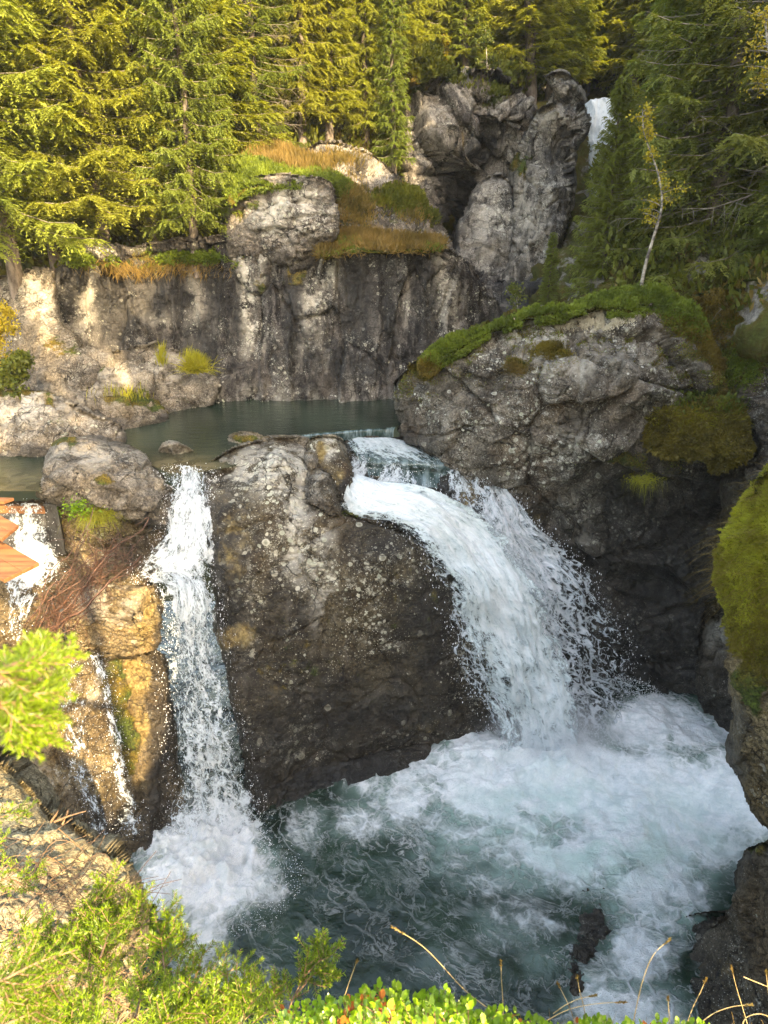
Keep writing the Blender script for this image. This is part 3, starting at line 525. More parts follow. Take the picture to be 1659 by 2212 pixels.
rock('rock_ledge', 'dark wet ledge at the foot of the central rock face', 'rock',
     [(570, 1790), (600, 1700), (660, 1650), (760, 1640), (840, 1620), (930, 1600), (940, 1640), (850, 1680), (760, 1700), (700, 1740), (650, 1800)],
     [zc(600, 1770, -.05), (620, 1700, 9.6), (700, 1660, 10.0), (800, 1640, 10.3), (900, 1620, 10.6), zc(700, 1720, .0), zc(850, 1670, 0), zc(930, 1640, -.02)],
     'dark', step=3, roll=(12, .2), thick=.8, big=.12, blk=.12, blks=1.3, seed=143, masks=dict(wet=[(720, 1700, 300, 120, 1)]))

# ================================================================== WATER
def pool(name, X, Yr, z, step, mat, poly=None, hfun=None, attrs=None):
    xs = np.arange(X[0], X[1], step); ys = np.arange(Yr[0], Yr[1], step)
    gx, gy = np.meshgrid(xs, ys); P = np.stack([gx, gy, np.full(gx.shape, z)], -1)
    px, py = proj(P)
    if poly is not None:
        d, _, _ = sdf_poly(px, py, np.array(poly, float)); ins = d > 0
    else: ins = np.ones(gx.shape, bool)
    keep = ins[:-1, :-1] & ins[1:, :-1] & ins[:-1, 1:] & ins[1:, 1:]
    if hfun is not None: P = P + hfun(P, px, py)
    use = np.zeros(gx.shape, bool); use[:-1, :-1] |= keep; use[1:, :-1] |= keep; use[:-1, 1:] |= keep; use[1:, 1:] |= keep
    vid = -np.ones(gx.shape, int); vid[use] = np.arange(use.sum())
    F4 = np.stack([vid[:-1, :-1], vid[:-1, 1:], vid[1:, 1:], vid[1:, :-1]], -1)[keep]
    me = mesh_np(name, P[use], [F4])
    if attrs:
        for k, f in attrs.items(): attr(me, k, f(P, px, py)[use])
    o = link(name, me, mat); tag(o, kind='structure'); return o

def wpx(px, py, amp=26, s=55., seed=3):
    z = px * 0
    return px + amp * fbm(np.stack([px / s, py / s, z], -1), 3, seed), py + amp * fbm(np.stack([px / s, py / s, z + 7], -1), 3, seed + 1)
FOAM = [(1150, 1690, 330, 130, 1.0), (1400, 1760, 290, 170, 1.0), (1450, 1570, 170, 70, 1), (1560, 1740, 150, 150, .95), (900, 1700, 170, 80, .72), (820, 1760, 130, 70, .55), (1000, 1800, 150, 90, .55), (1250, 1850, 200, 90, .85),
        (1100, 1900, 150, 60, .5), (1420, 1940, 130, 90, .85), (1380, 2060, 90, 120, .8), (1350, 2180, 160, 90, .8), (1100, 2000, 120, 70, .42), (450, 1880, 160, 115, .95), (420, 2000, 90, 110, .7), (350, 1930, 80, 90, .8), (470, 2110, 80, 60, .55), (1080, 1640, 190, 60, 1),
        (700, 1660, 90, 40, .45), (660, 1790, 60, 90, .42), (1180, 2080, 90, 70, .4), (960, 2090, 120, 60, .3)]
def foam_d(P, px, py):
    wx, wy = wpx(px, py); return np.clip(blob(wx, wy, FOAM), 0, 1.2)
AER = [(1330, 1830, 230, 90, 1), (1180, 1760, 200, 90, .7), (1480, 1800, 120, 100, .5), (1000, 1830, 120, 60, .3)]
def low_h(P, px, py):
    d = foam_d(P, px, py)
    n = fbm(P * np.array([1.3, 1.3, 1]), 4, 5); r = fbm(P * np.array([3.2, 3.2, 1]), 4, 6, ridge=True)
    imp = blob(px, py, [(1150, 1640, 170, 60, 1), (1330, 1530, 110, 40, .6), (440, 1830, 120, 90, 1)])
    h = .05 * n + d * (.05 * r + .07 * n) + imp * (.12 + .10 * r + .12 * n)
    edge = blob(px, py, [(450, 1850, 150, 90, 1)]); r2 = fbm(P * np.array([7, 7, 1]), 3, 16, ridge=True); h = h + edge * (.06 + .10 * r + .10 * r2) + d * .02 * r2
    z = np.zeros_like(h); return np.stack([z, z, h], -1)

def foam_water_mat():
    m = N('foaming_water'); p = m.pos()
    d = m.att('foam'); aer = m.att('aer')
    pw = m.warp(p, 1.1, .8); pw2 = m.warp(pw, 3.5, .25)
    fil = m.noise(pw2, 1.5, 8, .62)
    ctr = W(1190, 1600, Yz(1600, 0.0)); sp = m.node('ShaderNodeSeparateXYZ'); m.set(sp.inputs[0], m.warp(m.warp(p, .7, .9), 2.6, .22)); xx = m.math('SUBTRACT', sp.outputs[0], float(ctr[0])); yy = m.math('SUBTRACT', sp.outputs[1], float(ctr[1]))
    rr_ = m.math('SQRT', m.math('ADD', m.math('MULTIPLY', xx, xx), m.math('MULTIPLY', yy, yy))); an = m.math('ARCTAN2', xx, yy); cb = m.node('ShaderNodeCombineXYZ'); m.set(cb.inputs[0], m.math('MULTIPLY', rr_, 1.5)); m.set(cb.inputs[1], m.math('MULTIPLY', an, 1.5)); pol = cb.outputs[0]
    sw = m.noise(pol, 1.5, 6, .6)
    rid = m.math('ABSOLUTE', m.math('SUBTRACT', m.noise(pol, 1.25, 4, .55), .5))
    ridb = m.math('ABSOLUTE', m.math('SUBTRACT', m.noise(pw2, 1.9, 5, .6), .5)); line = m.math('MAXIMUM', m.math('MULTIPLY', m.ramp(rid, .03, .0), .8), m.ramp(ridb, .028, .0)); line = m.math('MULTIPLY', line, m.ramp(m.noise(p, .9, 3), .38, .6))
    rid2 = m.math('ABSOLUTE', m.math('SUBTRACT', m.noise(m.warp(pw, 2, .4), 4.5, 5, .6), .5))
    line2 = m.math('MULTIPLY', m.ramp(rid2, .03, .0), m.ramp(m.noise(p, 1.6, 4), .48, .66))
    bub = m.noise(pw, 13, 7, .75)
    lane = m.ramp(m.voro(m.warp(p, 2.4, .5), 3.4, 'DISTANCE_TO_EDGE'), .13, .01)
    f = m.math('ADD', m.math('MULTIPLY', d, 1.02), m.math('ADD', m.math('MULTIPLY', m.math('SUBTRACT', fil, .5), 1.3), m.math('MULTIPLY', m.math('SUBTRACT', sw, .5), 1.5)))
    f = m.math('ADD', f, m.math('MULTIPLY', m.math('SUBTRACT', bub, .5), .5))
    f = m.math('ADD', f, m.math('MULTIPLY', lane, m.math('MULTIPLY', d, .3)))
    foam = m.ramp(m.math('ADD', f, m.math('MULTIPLY', m.ramp(d, .75, 1.0), .28)), .34, .86)
    ln = m.math('ADD', m.math('MULTIPLY', line, m.ramp(d, -.05, .4, .22, .75)), m.math('MULTIPLY', line2, m.ramp(d, 0, .5, .15, .6)), clamp=True)
    foam = m.math('MAXIMUM', foam, m.math('MULTIPLY', ln, m.ramp(bub, .3, .62, .25, 1)))
    churn = m.noise(m.warp(p, 3, .4), 3.2, 8, .68)
    deep = m.mix(m.ramp(m.noise(p, .8, 4), .35, .65), (.006, .018, .011), (.018, .042, .026))
    milky = m.mix(m.ramp(fil, .3, .7), (.26, .40, .34), (.52, .68, .61))
    white = m.mix(m.math('MULTIPLY', m.ramp(churn, .3, .62), m.ramp(m.noise(pw, 20, 6, .75), .28, .55, .35, 1)), (.66, .73, .73), (.97, .98, .98))
    base = m.mix(m.math('MULTIPLY', m.ramp(d, .15, .85), .8), deep, milky)
    c = m.mix(foam, base, white)
    c = m.mix(m.math('MULTIPLY', m.math('MULTIPLY', aer, m.ramp(m.noise(pw, 1.3, 5, .6), .34, .62)), .8, clamp=True), c, (.55, .76, .68))
    h = m.math('ADD', m.math('MULTIPLY', m.noise(m.warp(p, 2, .3), 3.5, 6, .6), .8), m.math('MULTIPLY', foam, .35))
    h = m.math('ADD', h, m.math('MULTIPLY', m.math('MULTIPLY', bub, foam), .5))
    h = m.math('ADD', h, m.math('MULTIPLY', m.math('MULTIPLY', m.noise(pw, 28, 5, .75), foam), .7)); nb = m.bump(h, .9, .065)
    return m.done(m.bsdf(Base_Color=c, Roughness=m.math('MULTIPLY_ADD', foam, .6, .08), Normal=nb, Specular_IOR_Level=.5, Subsurface_Weight=0.0))
M['foamwater'] = foam_water_mat()
pool('water', (-6, 9.5), (3.2, 16.5), LO, .028, M['foamwater'], hfun=low_h, attrs=dict(foam=foam_d, aer=lambda P, px, py: blob(*wpx(px, py), AER)))

def still_water_mat():
    m = N('pool_water'); p = m.pos()
    n1 = m.noise(m.vmul(m.warp(p, 1, .3), (1.3, 3.2, 1)), 2.2, 5, .6); n2 = m.noise(m.vmul(p, (1, 2.4, 1)), 9, 4, .6)
    sh = m.att('shallow')
    c = m.mix(m.ramp(m.noise(p, .6, 3), .35, .65), (.012, .022, .015), (.03, .045, .03))
    stone = m.mix(m.ramp(m.voro(m.warp(p, 3, .2), 5, out='Color'), .2, .8), (.10, .07, .03), (.22, .17, .09))
    c = m.mix(sh, c, stone)
    h = m.math('ADD', m.math('MULTIPLY', n1, 1.0), m.math('MULTIPLY', n2, .3))
    return m.done(m.bsdf(Base_Color=c, Roughness=.06, Normal=m.bump(h, .35, .05), Specular_IOR_Level=.6, IOR=1.33))
M['poolwater'] = still_water_mat()
pool('water', (-13, 3), (10.8, 19.5), UP, .05, M['poolwater'],
     poly=[(-300, 850), (200, 850), (1100, 850), (1000, 900), (858, 922), (840, 925), (760, 929), (690, 934), (640, 942), (560, 990), (500, 1010), (452, 1019), (400, 1023), (362, 1023), (330, 1008), (250, 985), (140, 985), (108, 1010), (92, 1045), (96, 1088), (20, 1088), (-300, 1088)],
     attrs=dict(shallow=lambda P, px, py: blob(px, py, [(400, 1015, 90, 30, .8), (60, 1050, 140, 40, .35), (600, 980, 100, 16, .4)])))

# ------------------------------------------------------------------ falling water sheets
def catmull(A, n):
    A = np.asarray(A, float); k = len(A); t = np.linspace(0, k - 1, n); i = np.clip(t.astype(int), 0, k - 2); f = (t - i)[:, None] if A.ndim == 2 else (t - i)[:, None, None]
    p0, p1, p2, p3 = A[np.maximum(i - 1, 0)], A[i], A[i + 1], A[np.minimum(i + 2, k - 1)]
    return .5 * ((2 * p1) + (-p0 + p2) * f + (2 * p0 - 5 * p1 + 4 * p2 - p3) * f ** 2 + (-p0 + 3 * p1 - 3 * p2 + p3) * f ** 3)
def sheet(name, rows, mat, parent, nu=60, nv=160, bulge=.15, dens=None, amp=.05, seed=1, off=0.0, edge=1.0, label=None, kind=None, rag=.0):
    """rows: (Lx,Ly,LY, Rx,Ry,RY, density)"""
    A = np.array([[W(r[0], r[1], r[2]), W(r[3], r[4], r[5])] for r in rows])
    A = catmull(A, nv); dn = catmull(np.array([[r[6], r[7] if len(r) > 7 else r[6]] for r in rows], float), nv)
    u = np.linspace(0, 1, nu)
    P = A[:, 0][:, None] * (1 - u)[None, :, None] + A[:, 1][:, None] * u[None, :, None]
    wid = np.linalg.norm(A[:, 1] - A[:, 0], axis=-1)
    seg = np.linalg.norm(np.diff(P[:, nu // 2], axis=0), axis=-1); L = np.concatenate([[0], np.cumsum(seg)])
    du = np.gradient(P, axis=1); dv = np.gradient(P, axis=0); nn = np.cross(dv, du); nn /= np.linalg.norm(nn, axis=-1, keepdims=True) + 1e-9
    fl = (nn * (P - np.array([0, 0, CAMH]))).sum(-1) > 0; nn[fl] *= -1
    U = u[None] * wid.mean() + 0 * L[:, None]; Vv = L[:, None] + 0 * u[None]
    Q = np.stack([U, Vv, U * 0 + seed], -1)
    prof = np.sin(np.pi * u)[None] ** .7
    n1 = fbm(Q * np.array([5, .9, 1]), 4, seed); n2 = fbm(Q * np.array([14, 2.5, 1]), 3, seed + 3); n3 = fbm(Q * np.array([1.6, 1.2, 1]), 2, seed + 5)
    P = P + nn * (off + bulge * prof + amp * (1.2 * n3 + n1 + .5 * n2))[..., None]
    P[..., 0] += amp * .8 * fbm(Q * np.array([3, 1.5, 1]) + 31, 3, seed + 8)
    ew = np.clip(1 - np.minimum(u, 1 - u) * 4, 0, 1)[None] * np.sign(u - .5)[None]; P[..., 0] += rag * ew * fbm(np.stack([Vv * 2.2, u[None] * 2 + 0 * Vv, Vv * 0 + seed], -1), 5, seed + 21, .65)
    me = mesh_np(name, P.reshape(-1, 3), [grid_faces(nv, nu)])
    attr(me, 'fu', U.ravel()); attr(me, 'fv', Vv.ravel())
    ed = np.minimum(u, 1 - u) * 2
    du_ = dn[:, :1] * (1 - u)[None] + dn[:, 1:] * u[None]
    d = du_ * (1 - edge * (1 - ed[None]) ** 2.2) - (1 - ed[None]) ** 6 * .6 * edge
    vend = np.minimum(np.linspace(0, 1, nv), 1 - np.linspace(0, 1, nv))
    attr(me, 'dens', d.ravel())
    o = link(name, me, mat, parent); tag(o, label, None, None, kind)
    return o, P, nn, d
def fall_mat(name, lace=.5, web=3.0, seed=0, tint=(.90, .92, .96), low=(.55, .62, .66)):
    m = N(name); cx = m.node('ShaderNodeCombineXYZ'); m.set(cx.inputs[0], m.att('fu')); m.set(cx.inputs[1], m.att('fv')); cx.inputs[2].default_value = seed
    q = cx.outputs[0]; qw = m.warp(q, 1.3, .30); qw = m.warp(qw, 5, .07)
    st = m.noise(m.vmul(qw, (6.5, 1.7, 1)), 1.0, 8, .66)
    st2 = m.noise(m.vmul(qw, (22, 3.5, 1)), 1.0, 5, .65)
    wb = m.voro(m.vmul(qw, (1, .55, 1)), web * 2.2, 'DISTANCE_TO_EDGE'); wb2 = m.voro(m.vmul(qw, (1, .6, 1)), web * 5.5, 'DISTANCE_TO_EDGE')
    wl = m.math('MAXIMUM', m.ramp(wb, .13, .0), m.math('MULTIPLY', m.ramp(wb2, .16, .0), .8))
    d = m.att('dens')
    blotch = m.noise(m.vmul(qw, (2.2, 1.0, 1)), 1.6, 4, .6)
    a = m.math('ADD', m.math('MULTIPLY', st, 1.0 - lace * .4), m.math('MULTIPLY', st2, .45))
    a = m.math('ADD', a, m.math('MULTIPLY', blotch, .45))
    st3 = m.noise(m.vmul(qw, (1, .7, 1)), 34, 4, .7); st4 = m.noise(m.vmul(qw, (1, .6, 1)), 9, 6, .7)
    a = m.math('ADD', a, m.math('ADD', m.math('MULTIPLY', m.math('SUBTRACT', st3, .5), .55), m.math('MULTIPLY', m.math('SUBTRACT', st4, .5), .9)))
    wl = m.math('MULTIPLY', wl, m.ramp(st4, .34, .52))
    a = m.math('ADD', a, m.math('MULTIPLY', wl, lace * .42))
    a = m.math('ADD', a, m.math('MULTIPLY', m.math('SUBTRACT', d, .5), 1.15))
    alpha = m.ramp(a, .94, 1.24)
    thick = m.ramp(a, 1.0, 1.75)
    c = m.mix(thick, low, tint)
    c = m.mix(m.math('MULTIPLY', m.ramp(m.math('ADD', st2, m.math('MULTIPLY', st4, .8)), .9, .62), .55), c, (.36, .45, .47))
    h = m.math('ADD', m.math('ADD', m.math('MULTIPLY', st, .9), m.math('MULTIPLY', st4, .8)), m.math('ADD', m.math('MULTIPLY', st2, .45), m.math('MULTIPLY', wl, .4 * lace)))
    nb = m.bump(h, .75, .06)
    b = m.bsdf(Base_Color=c, Roughness=.35, Normal=nb, Specular_IOR_Level=.45)
    t = m.node('ShaderNodeBsdfTranslucent'); m.set(t.inputs[0], c)
    s = m.mixsh(.3, b, t.outputs[0])
    tr = m.node('ShaderNodeBsdfTransparent')
    return m.done(m.mixsh(alpha, tr.outputs[0], s))
M['fallA'] = fall_mat('falling_water_dense', .25, 2.4, 1, tint=(.92, .96, .98), low=(.62, .72, .74)); M['fallB'] = fall_mat('falling_water_lace', 1.25, 2.2, 5); M['fallC'] = fall_mat('falling_water_stringy', .45, 3.2, 9)
m = N('water_drops'); M['drops'] = m.done(m.bsdf(Base_Color=(.88, .91, .95), Roughness=.25, Specular_IOR_Level=.6))
def glass_mat():
    m = N('smooth_water'); p = m.pos()
    n = m.noise(m.vmul(p, (6, 1.2, 1.2)), 1.5, 4, .6)
    c = m.mix(m.ramp(n, .4, .62), (.02, .045, .04), (.16, .22, .23))
    return m.done(m.bsdf(Base_Color=c, Roughness=.12, Normal=m.bump(n, .6, .06), Specular_IOR_Level=.7))
M['glass'] = glass_mat()

OCT_V = np.array([[1, 0, 0], [-1, 0, 0], [0, 1, 0], [0, -1, 0], [0, 0, 1], [0, 0, -1]], float)
OCT_F = np.array([[0, 2, 4], [2, 1, 4], [1, 3, 4], [3, 0, 4], [2, 0, 5], [1, 2, 5], [3, 1, 5], [0, 3, 5]])
def drops(name, C, size, parent, stretch=None, label=None, kind='stuff'):
    n = len(C); s = size[:, None] * np.ones((1, 3))
    if stretch is not None: s[:, 2] *= stretch
    V = C[:, None] + OCT_V[None] * s[:, None]; Fc = OCT_F[None] + (np.arange(n) * 6)[:, None, None]
    o = link(name, mesh_np(name, V.reshape(-1, 3), [Fc.reshape(-1, 3)]), M['drops'], parent); tag(o, label, None, None, kind); return o
def spray_from(P, n, spread, seed, lo=.004, hi=.016, edgebias=None, out=.0):
    g = np.random.default_rng(seed); nv, nu = P.shape[:2]
    iv = g.integers(0, nv, n); u = g.random(n)
    if edgebias is not None:
        e = g.random(n) < edgebias; u = np.where(e, np.where(g.random(n) < .5, g.random(n) ** 3 * .35, 1 - g.random(n) ** 3 * .35), u)
    iu = np.clip((u * (nu - 1)).astype(int), 0, nu - 1)
    C = P[iv, iu] + g.normal(0, spread, (n, 3)) * np.array([1, .8, 1]) + np.array([0, -out, 0])
    side = np.sign(u - .5) * (np.abs(u - .5) * 2) ** 3
    C[:, 0] += side * np.abs(g.normal(0, spread * 1.6, n))
    return C, lo + (hi - lo) * g.random(n) ** 3

mf = empty('waterfall', W(1150, 1640, 10.9), 'large white main waterfall arching down right of the central rock', 'waterfall')
rows_chute = [(742, 946, Yz(946, 5.02), 886, 952, Yz(952, 5.02), .95), (752, 968, Yz(968, 4.98), 925, 972, Yz(972, 4.98), .85), (772, 990, Yz(990, 4.94), 985, 1000, Yz(1000, 4.94), .62), (785, 1008, Yz(1008, 4.9), 1035, 1022, Yz(1022, 4.9), .42)]
o, Pq, _, _ = sheet('foam_apron', rows_chute, M['fallA'], mf, nu=60, nv=50, bulge=.04, amp=.025, seed=3, edge=.3); put(o)
rows_dark = [(745, 950, Yz(950, 4.98), 890, 958, Yz(958, 4.98), 1), (775, 992, Yz(992, 4.9), 990, 1002, Yz(1002, 4.9), 1), (790, 1012, 13.35, 1045, 1028, 13.2, 1), (800, 1040, 13.0, 1080, 1075, 12.95, 1)]
o, _, _, _ = sheet('smooth_chute', rows_dark, M['glass'], mf, nu=50, nv=40, bulge=.03, amp=.03, seed=4); put(o)
# lip over the weir
rows_lip = [(632, 941, Yz(941, 5.2), 856, 921, Yz(921, 5.2), 1), (640, 945, Yz(945, 5.17), 852, 926, Yz(926, 5.17), 1), (655, 955, Yz(948, 5.1), 850, 936, Yz(934, 5.1), 1), (668, 964, Yz(955, 5.0), 850, 948, Yz(943, 5.0), 1)]
o, _, _, _ = sheet('smooth_lip', rows_lip, M['glass'], mf, nu=50, nv=16, bulge=0, amp=.006, seed=6); put(o)
# humps
rows_h1 = [(800, 1012, 13.2, 905, 1006, 13.2, .55), (790, 1035, 12.95, 920, 1030, 12.95, .7), (770, 1065, 12.6, 930, 1065, 12.6, .8), (755, 1095, 12.1, 940, 1100, 12.2, .95)]
rows_h2 = [(938, 1025, 12.95, 1020, 1020, 13.1, .55), (935, 1050, 12.75, 1050, 1050, 12.9, .68), (945, 1085, 12.4, 1090, 1095, 12.7, .62), (990, 1140, 12.1, 1120, 1150, 12.5, .7), (1060, 1230, 11.9, 1170, 1230, 12.3, .7), (1100, 1330, 11.7, 1230, 1330, 12.2, .7)]
rows_h0 = [(752, 985, 13.5, 800, 1000, 13.4, .6), (748, 1010, 13.1, 800, 1020, 13.1, .75), (728, 1045, 12.6, 795, 1050, 12.7, .85), (718, 1085, 12.1, 800, 1085, 12.2, .95)]
for rr, s in ((rows_h1, 7), (rows_h2, 8), (rows_h0, 12)):
    o, Ph, _, _ = sheet('cascade', rr, M['fallC'], mf, nu=50, nv=60, bulge=.10, amp=.05, seed=s, edge=.7); put(o)
    C, sz = spray_from(Ph, 300, .05, s, .004, .012); put(drops('spray', C, sz, mf))
rows_jet = [(716, 1050, 12.3, 800, 1058, 12.6, 1.0), (736, 1106, 11.75, 880, 1062, 12.45, 1.1), (826, 1132, 11.55, 985, 1085, 12.2, 1.05), (878, 1160, 11.45, 1070, 1140, 12.05, .95, 1.05), (930, 1240, 11.25, 1150, 1245, 11.75, .85, 1.1),
            (966, 1330, 11.1, 1200, 1345, 11.55, .78, 1.05), (1000, 1430, 10.95, 1240, 1450, 11.3, .75, .98), (1035, 1530, 10.85, 1270, 1550, 11.05, .75, .9), (1060, 1640, 10.7, 1290, 1640, 10.8, .75, .85)]
o, Pj, _, _ = sheet('main_jet', rows_jet, M['fallA'], mf, nu=110, nv=260, bulge=.20, amp=.13, seed=13, edge=.5, rag=.28); put(o)
# ragged web on the left/under side of the jet
rows_under = [(835, 1142, 11.75, 960, 1150, 11.9, .35), (885, 1180, 11.65, 1010, 1200, 11.9, .55), (930, 1270, 11.45, 1060, 1270, 11.6, .62), (962, 1350, 11.3, 1100, 1350, 11.4, .66), (995, 1440, 11.1, 1130, 1440, 11.2, .68), (1040, 1520, 11.0, 1150, 1530, 11.0, .66), (1080, 1600, 10.8, 1180, 1600, 10.8, .7)]
o, Pu, _, _ = sheet('lace_fringe', rows_under, M['fallB'], mf, nu=70, nv=200, bulge=.06, amp=.10, seed=17, edge=.25, rag=.2); put(o)
rows_cur = [(1008, 1022, 13.1, 1046, 1030, 13.2, .4), (1028, 1062, 12.8, 1102, 1085, 12.9, .92), (1030, 1120, 12.4, 1162, 1142, 12.6, 1.0, .9), (1045, 1200, 12.1, 1245, 1200, 12.5, 1.1, .8), (1075, 1300, 11.8, 1300, 1300, 12.4, 1.05, .6), (1100, 1400, 11.5, 1345, 1400, 12.4, .95, .5), (1125, 1500, 11.3, 1390, 1485, 12.5, .85, .48), (1150, 1600, 11.0, 1420, 1530, 12.3, .75, .45)]
o, Pc, _, _ = sheet('lace_curtain', rows_cur, M['fallB'], mf, nu=110, nv=240, bulge=.22, amp=.13, seed=19, edge=.22, rag=.3); put(o)
rows_cur2 = [(1000, 1060, 12.95, 1090, 1085, 13.0, .7), (1040, 1150, 12.5, 1180, 1170, 12.75, .75), (1090, 1260, 12.1, 1250, 1260, 12.7, .62), (1130, 1380, 11.8, 1310, 1380, 12.7, .5), (1160, 1500, 11.5, 1360, 1490, 12.8, .48), (1190, 1600, 11.2, 1390, 1530, 12.6, .46)]
o, Pc2, _, _ = sheet('lace_curtain', rows_cur2, M['fallC'], mf, nu=80, nv=180, bulge=.12, amp=.10, seed=21, edge=.4); put(o)
for Pz, n, sp, s in ((Pj, 2000, .07, 1), (Pu, 1500, .06, 2), (Pc, 4500, .08, 3)):
    C, sz = spray_from(Pz, n, sp, 50 + s, .002, .010, .55, .05); put(drops('spray', C, sz, mf, 2.6))
g = np.random.default_rng(5)   # landing burst
def burst(cpx, cpy, rx, ry, z0, n, hmax, seed, parent, sz=.014):
    g = np.random.default_rng(seed); c = W(cpx, cpy, Yz(cpy, 0.0)); a = g.random(n) * 6.283; r = np.sqrt(g.random(n))
    C = np.stack([c[0] + np.cos(a) * r * rx, c[1] + np.sin(a) * r * ry, z0 + (1 - r ** 1.5) * hmax * g.random(n) ** 1.7], -1)
    put(drops('splash', C, .0025 + sz * .75 * g.random(n) ** 3, parent))
burst(1180, 1620, 1.5, .8, .1, 5200, .8, 61, mf, .013); burst(1340, 1510, .9, .6, .1, 2500, .5, 62, mf, .012)

lf = empty('waterfall', W(450, 1850, 8.4), 'narrow left waterfall tumbling between the big boulder and the central rock', 'waterfall')
rows_left = [(362, 1018, 11.85, 452, 1016, 11.95, .6), (368, 1045, 11.6, 455, 1045, 11.7, .72), (372, 1075, 11.35, 452, 1075, 11.45, .8), (352, 1110, 11.1, 470, 1112, 11.2, .86), (335, 1170, 10.75, 470, 1180, 10.9, .86), (296, 1242, 10.45, 468, 1245, 10.6, .78), (332, 1285, 10.1, 480, 1300, 10.3, .70),
             (345, 1360, 9.9, 482, 1380, 10.1, .64), (352, 1460, 9.6, 500, 1480, 9.8, .60), (362, 1570, 9.3, 520, 1580, 9.4, .60), (366, 1690, 8.95, 550, 1700, 9.1, .66), (345, 1800, 8.6, 585, 1790, 8.8, .85), (310, 1880, 8.2, 600, 1870, 8.3, .8)]
o, Pl, _, _ = sheet('falling_sheet', rows_left, M['fallC'], lf, nu=80, nv=340, bulge=.16, amp=.08, seed=33, edge=.4, rag=.22); put(o)
rows_left2 = [(r[0] + 30, r[1], r[2] + .02, r[3] - 22, r[4], r[5] + .02, r[6] - .02) for r in rows_left]
o, Pl2, _, _ = sheet('falling_sheet', rows_left2, M['fallB'], lf, nu=70, nv=300, bulge=.02, amp=.08, seed=37, edge=.3); put(o)
for Pz, n, sp, s in ((Pl, 5000, .05, 4), (Pl2[150:], 1200, .09, 5)):
    C, sz = spray_from(Pz, n, sp, 50 + s, .002, .008, .5, .05); put(drops('spray', C, sz, lf, 2.4))
burst(450, 1860, 1.0, .85, .1, 9000, .95, 63, lf, .012); burst(500, 1900, 1.1, 1.0, .05, 4000, .35, 64, lf, .009)
# trickles on the ochre face
tr = empty('waterfall', W(290, 1850, 8.2), 'thin sparkling trickle down the ochre and green stained rock face', 'waterfall')
for k, rr in enumerate(([(195, 1425, 9.55, 225, 1425, 9.6, .6), (215, 1500, 9.15, 245, 1500, 9.2, .55), (235, 1600, 8.75, 270, 1600, 8.8, .55), (250, 1700, 8.4, 295, 1700, 8.45, .55), (260, 1800, 8.1, 330, 1800, 8.2, .55)],
                        [(140, 1430, 9.5, 190, 1430, 9.5, .5), (130, 1520, 9.1, 200, 1520, 9.1, .48), (150, 1640, 8.6, 220, 1640, 8.6, .5), (190, 1760, 8.1, 240, 1760, 8.15, .52), (200, 1850, 7.9, 250, 1850, 7.9, .5)])):
    o, Pt, _, _ = sheet('trickle', rr, M['fallC'], tr, nu=24, nv=120, bulge=.05, amp=.05, seed=43 + k, edge=.3, off=.12); put(o)
    C, sz = spray_from(Pt, 900, .06, 70 + k, .003, .009); put(drops('spray', C, sz, tr))
wf = empty('waterfall', W(70, 1250, 10.6), 'little waterfall spilling over the timber weir at the left edge', 'waterfall')
rows_w = [(10, 1088, 11.35, 100, 1090, 11.35, .62), (12, 1120, 11.2, 102, 1120, 11.2, .66), (20, 1160, 11.1, 106, 1160, 11.1, .75), (25, 1195, 10.9, 125, 1200, 10.9, .95), (10, 1240, 10.6, 130, 1240, 10.6, .8), (20, 1300, 10.3, 80, 1300, 10.3, .6), (5, 1400, 10.0, 60, 1400, 10, .5)]
o, Pw, _, _ = sheet('falling_sheet', rows_w, M['fallC'], wf, nu=50, nv=120, bulge=.08, amp=.05, seed=51, edge=.3); put(o)
C, sz = spray_from(Pw, 900, .06, 75, .004, .012); put(drops('spray', C, sz, wf))
df = empty('waterfall', W(1290, 400, 27), 'distant white waterfall behind the dark spruces beside the pillar', 'waterfall')
rows_d = [(1258, 222, 27.5, 1345, 218, 27.5, 1.2), (1262, 260, 27.2, 1345, 255, 27.2, 1.2), (1268, 320, 27, 1340, 320, 27, 1.1), (1275, 400, 26.8, 1335, 400, 26.8, 1.1), (1280, 480, 26.6, 1330, 480, 26.6, .9)]
o, _, _, _ = sheet('falling_sheet', rows_d, M['fallA'], df, nu=40, nv=80, bulge=.2, amp=.1, seed=55, edge=.4); put(o)

def mist(c, r, dens, parent, name='mist'):
    m = N('spray_mist'); tc = m.node('ShaderNodeTexCoord').outputs['Object']; ln = m.node('ShaderNodeVectorMath', operation='LENGTH'); m.set(ln.inputs[0], tc)
    f = m.ramp(ln.outputs['Value'], .95, .1); n = m.ramp(m.noise(tc, 2.2, 4, .6), .3, .7, .3, 1.3)
    v = m.node('ShaderNodeVolumePrincipled'); v.inputs['Color'].default_value = (.96, .97, 1, 1); m.set(v.inputs['Density'], m.math('MULTIPLY', m.math('MULTIPLY', f, n), dens)); v.inputs['Anisotropy'].default_value = .2
    m.t.links.new(v.outputs[0], m.out.inputs['Volume'])
    g = 14; th = np.linspace(0, math.pi, g); ph = np.linspace(0, 2 * math.pi, 2 * g)
    T, Pp = np.meshgrid(th, ph); V = np.stack([np.sin(T) * np.cos(Pp), np.sin(T) * np.sin(Pp), np.cos(T)], -1)
    o = link(name, mesh_np(name, V.reshape(-1, 3), [grid_faces(2 * g, g)]), m.m, parent); o.location = np.array(c) - np.array(parent.location); o.scale = r; tag(o, None, None, None, 'stuff')
    return o
mist(W(1200, 1590, 10.9), (1.9, 1.2, .85), 1.5, mf)
mist(W(455, 1830, 8.4), (1.0, .9, .7), 1.0, lf)

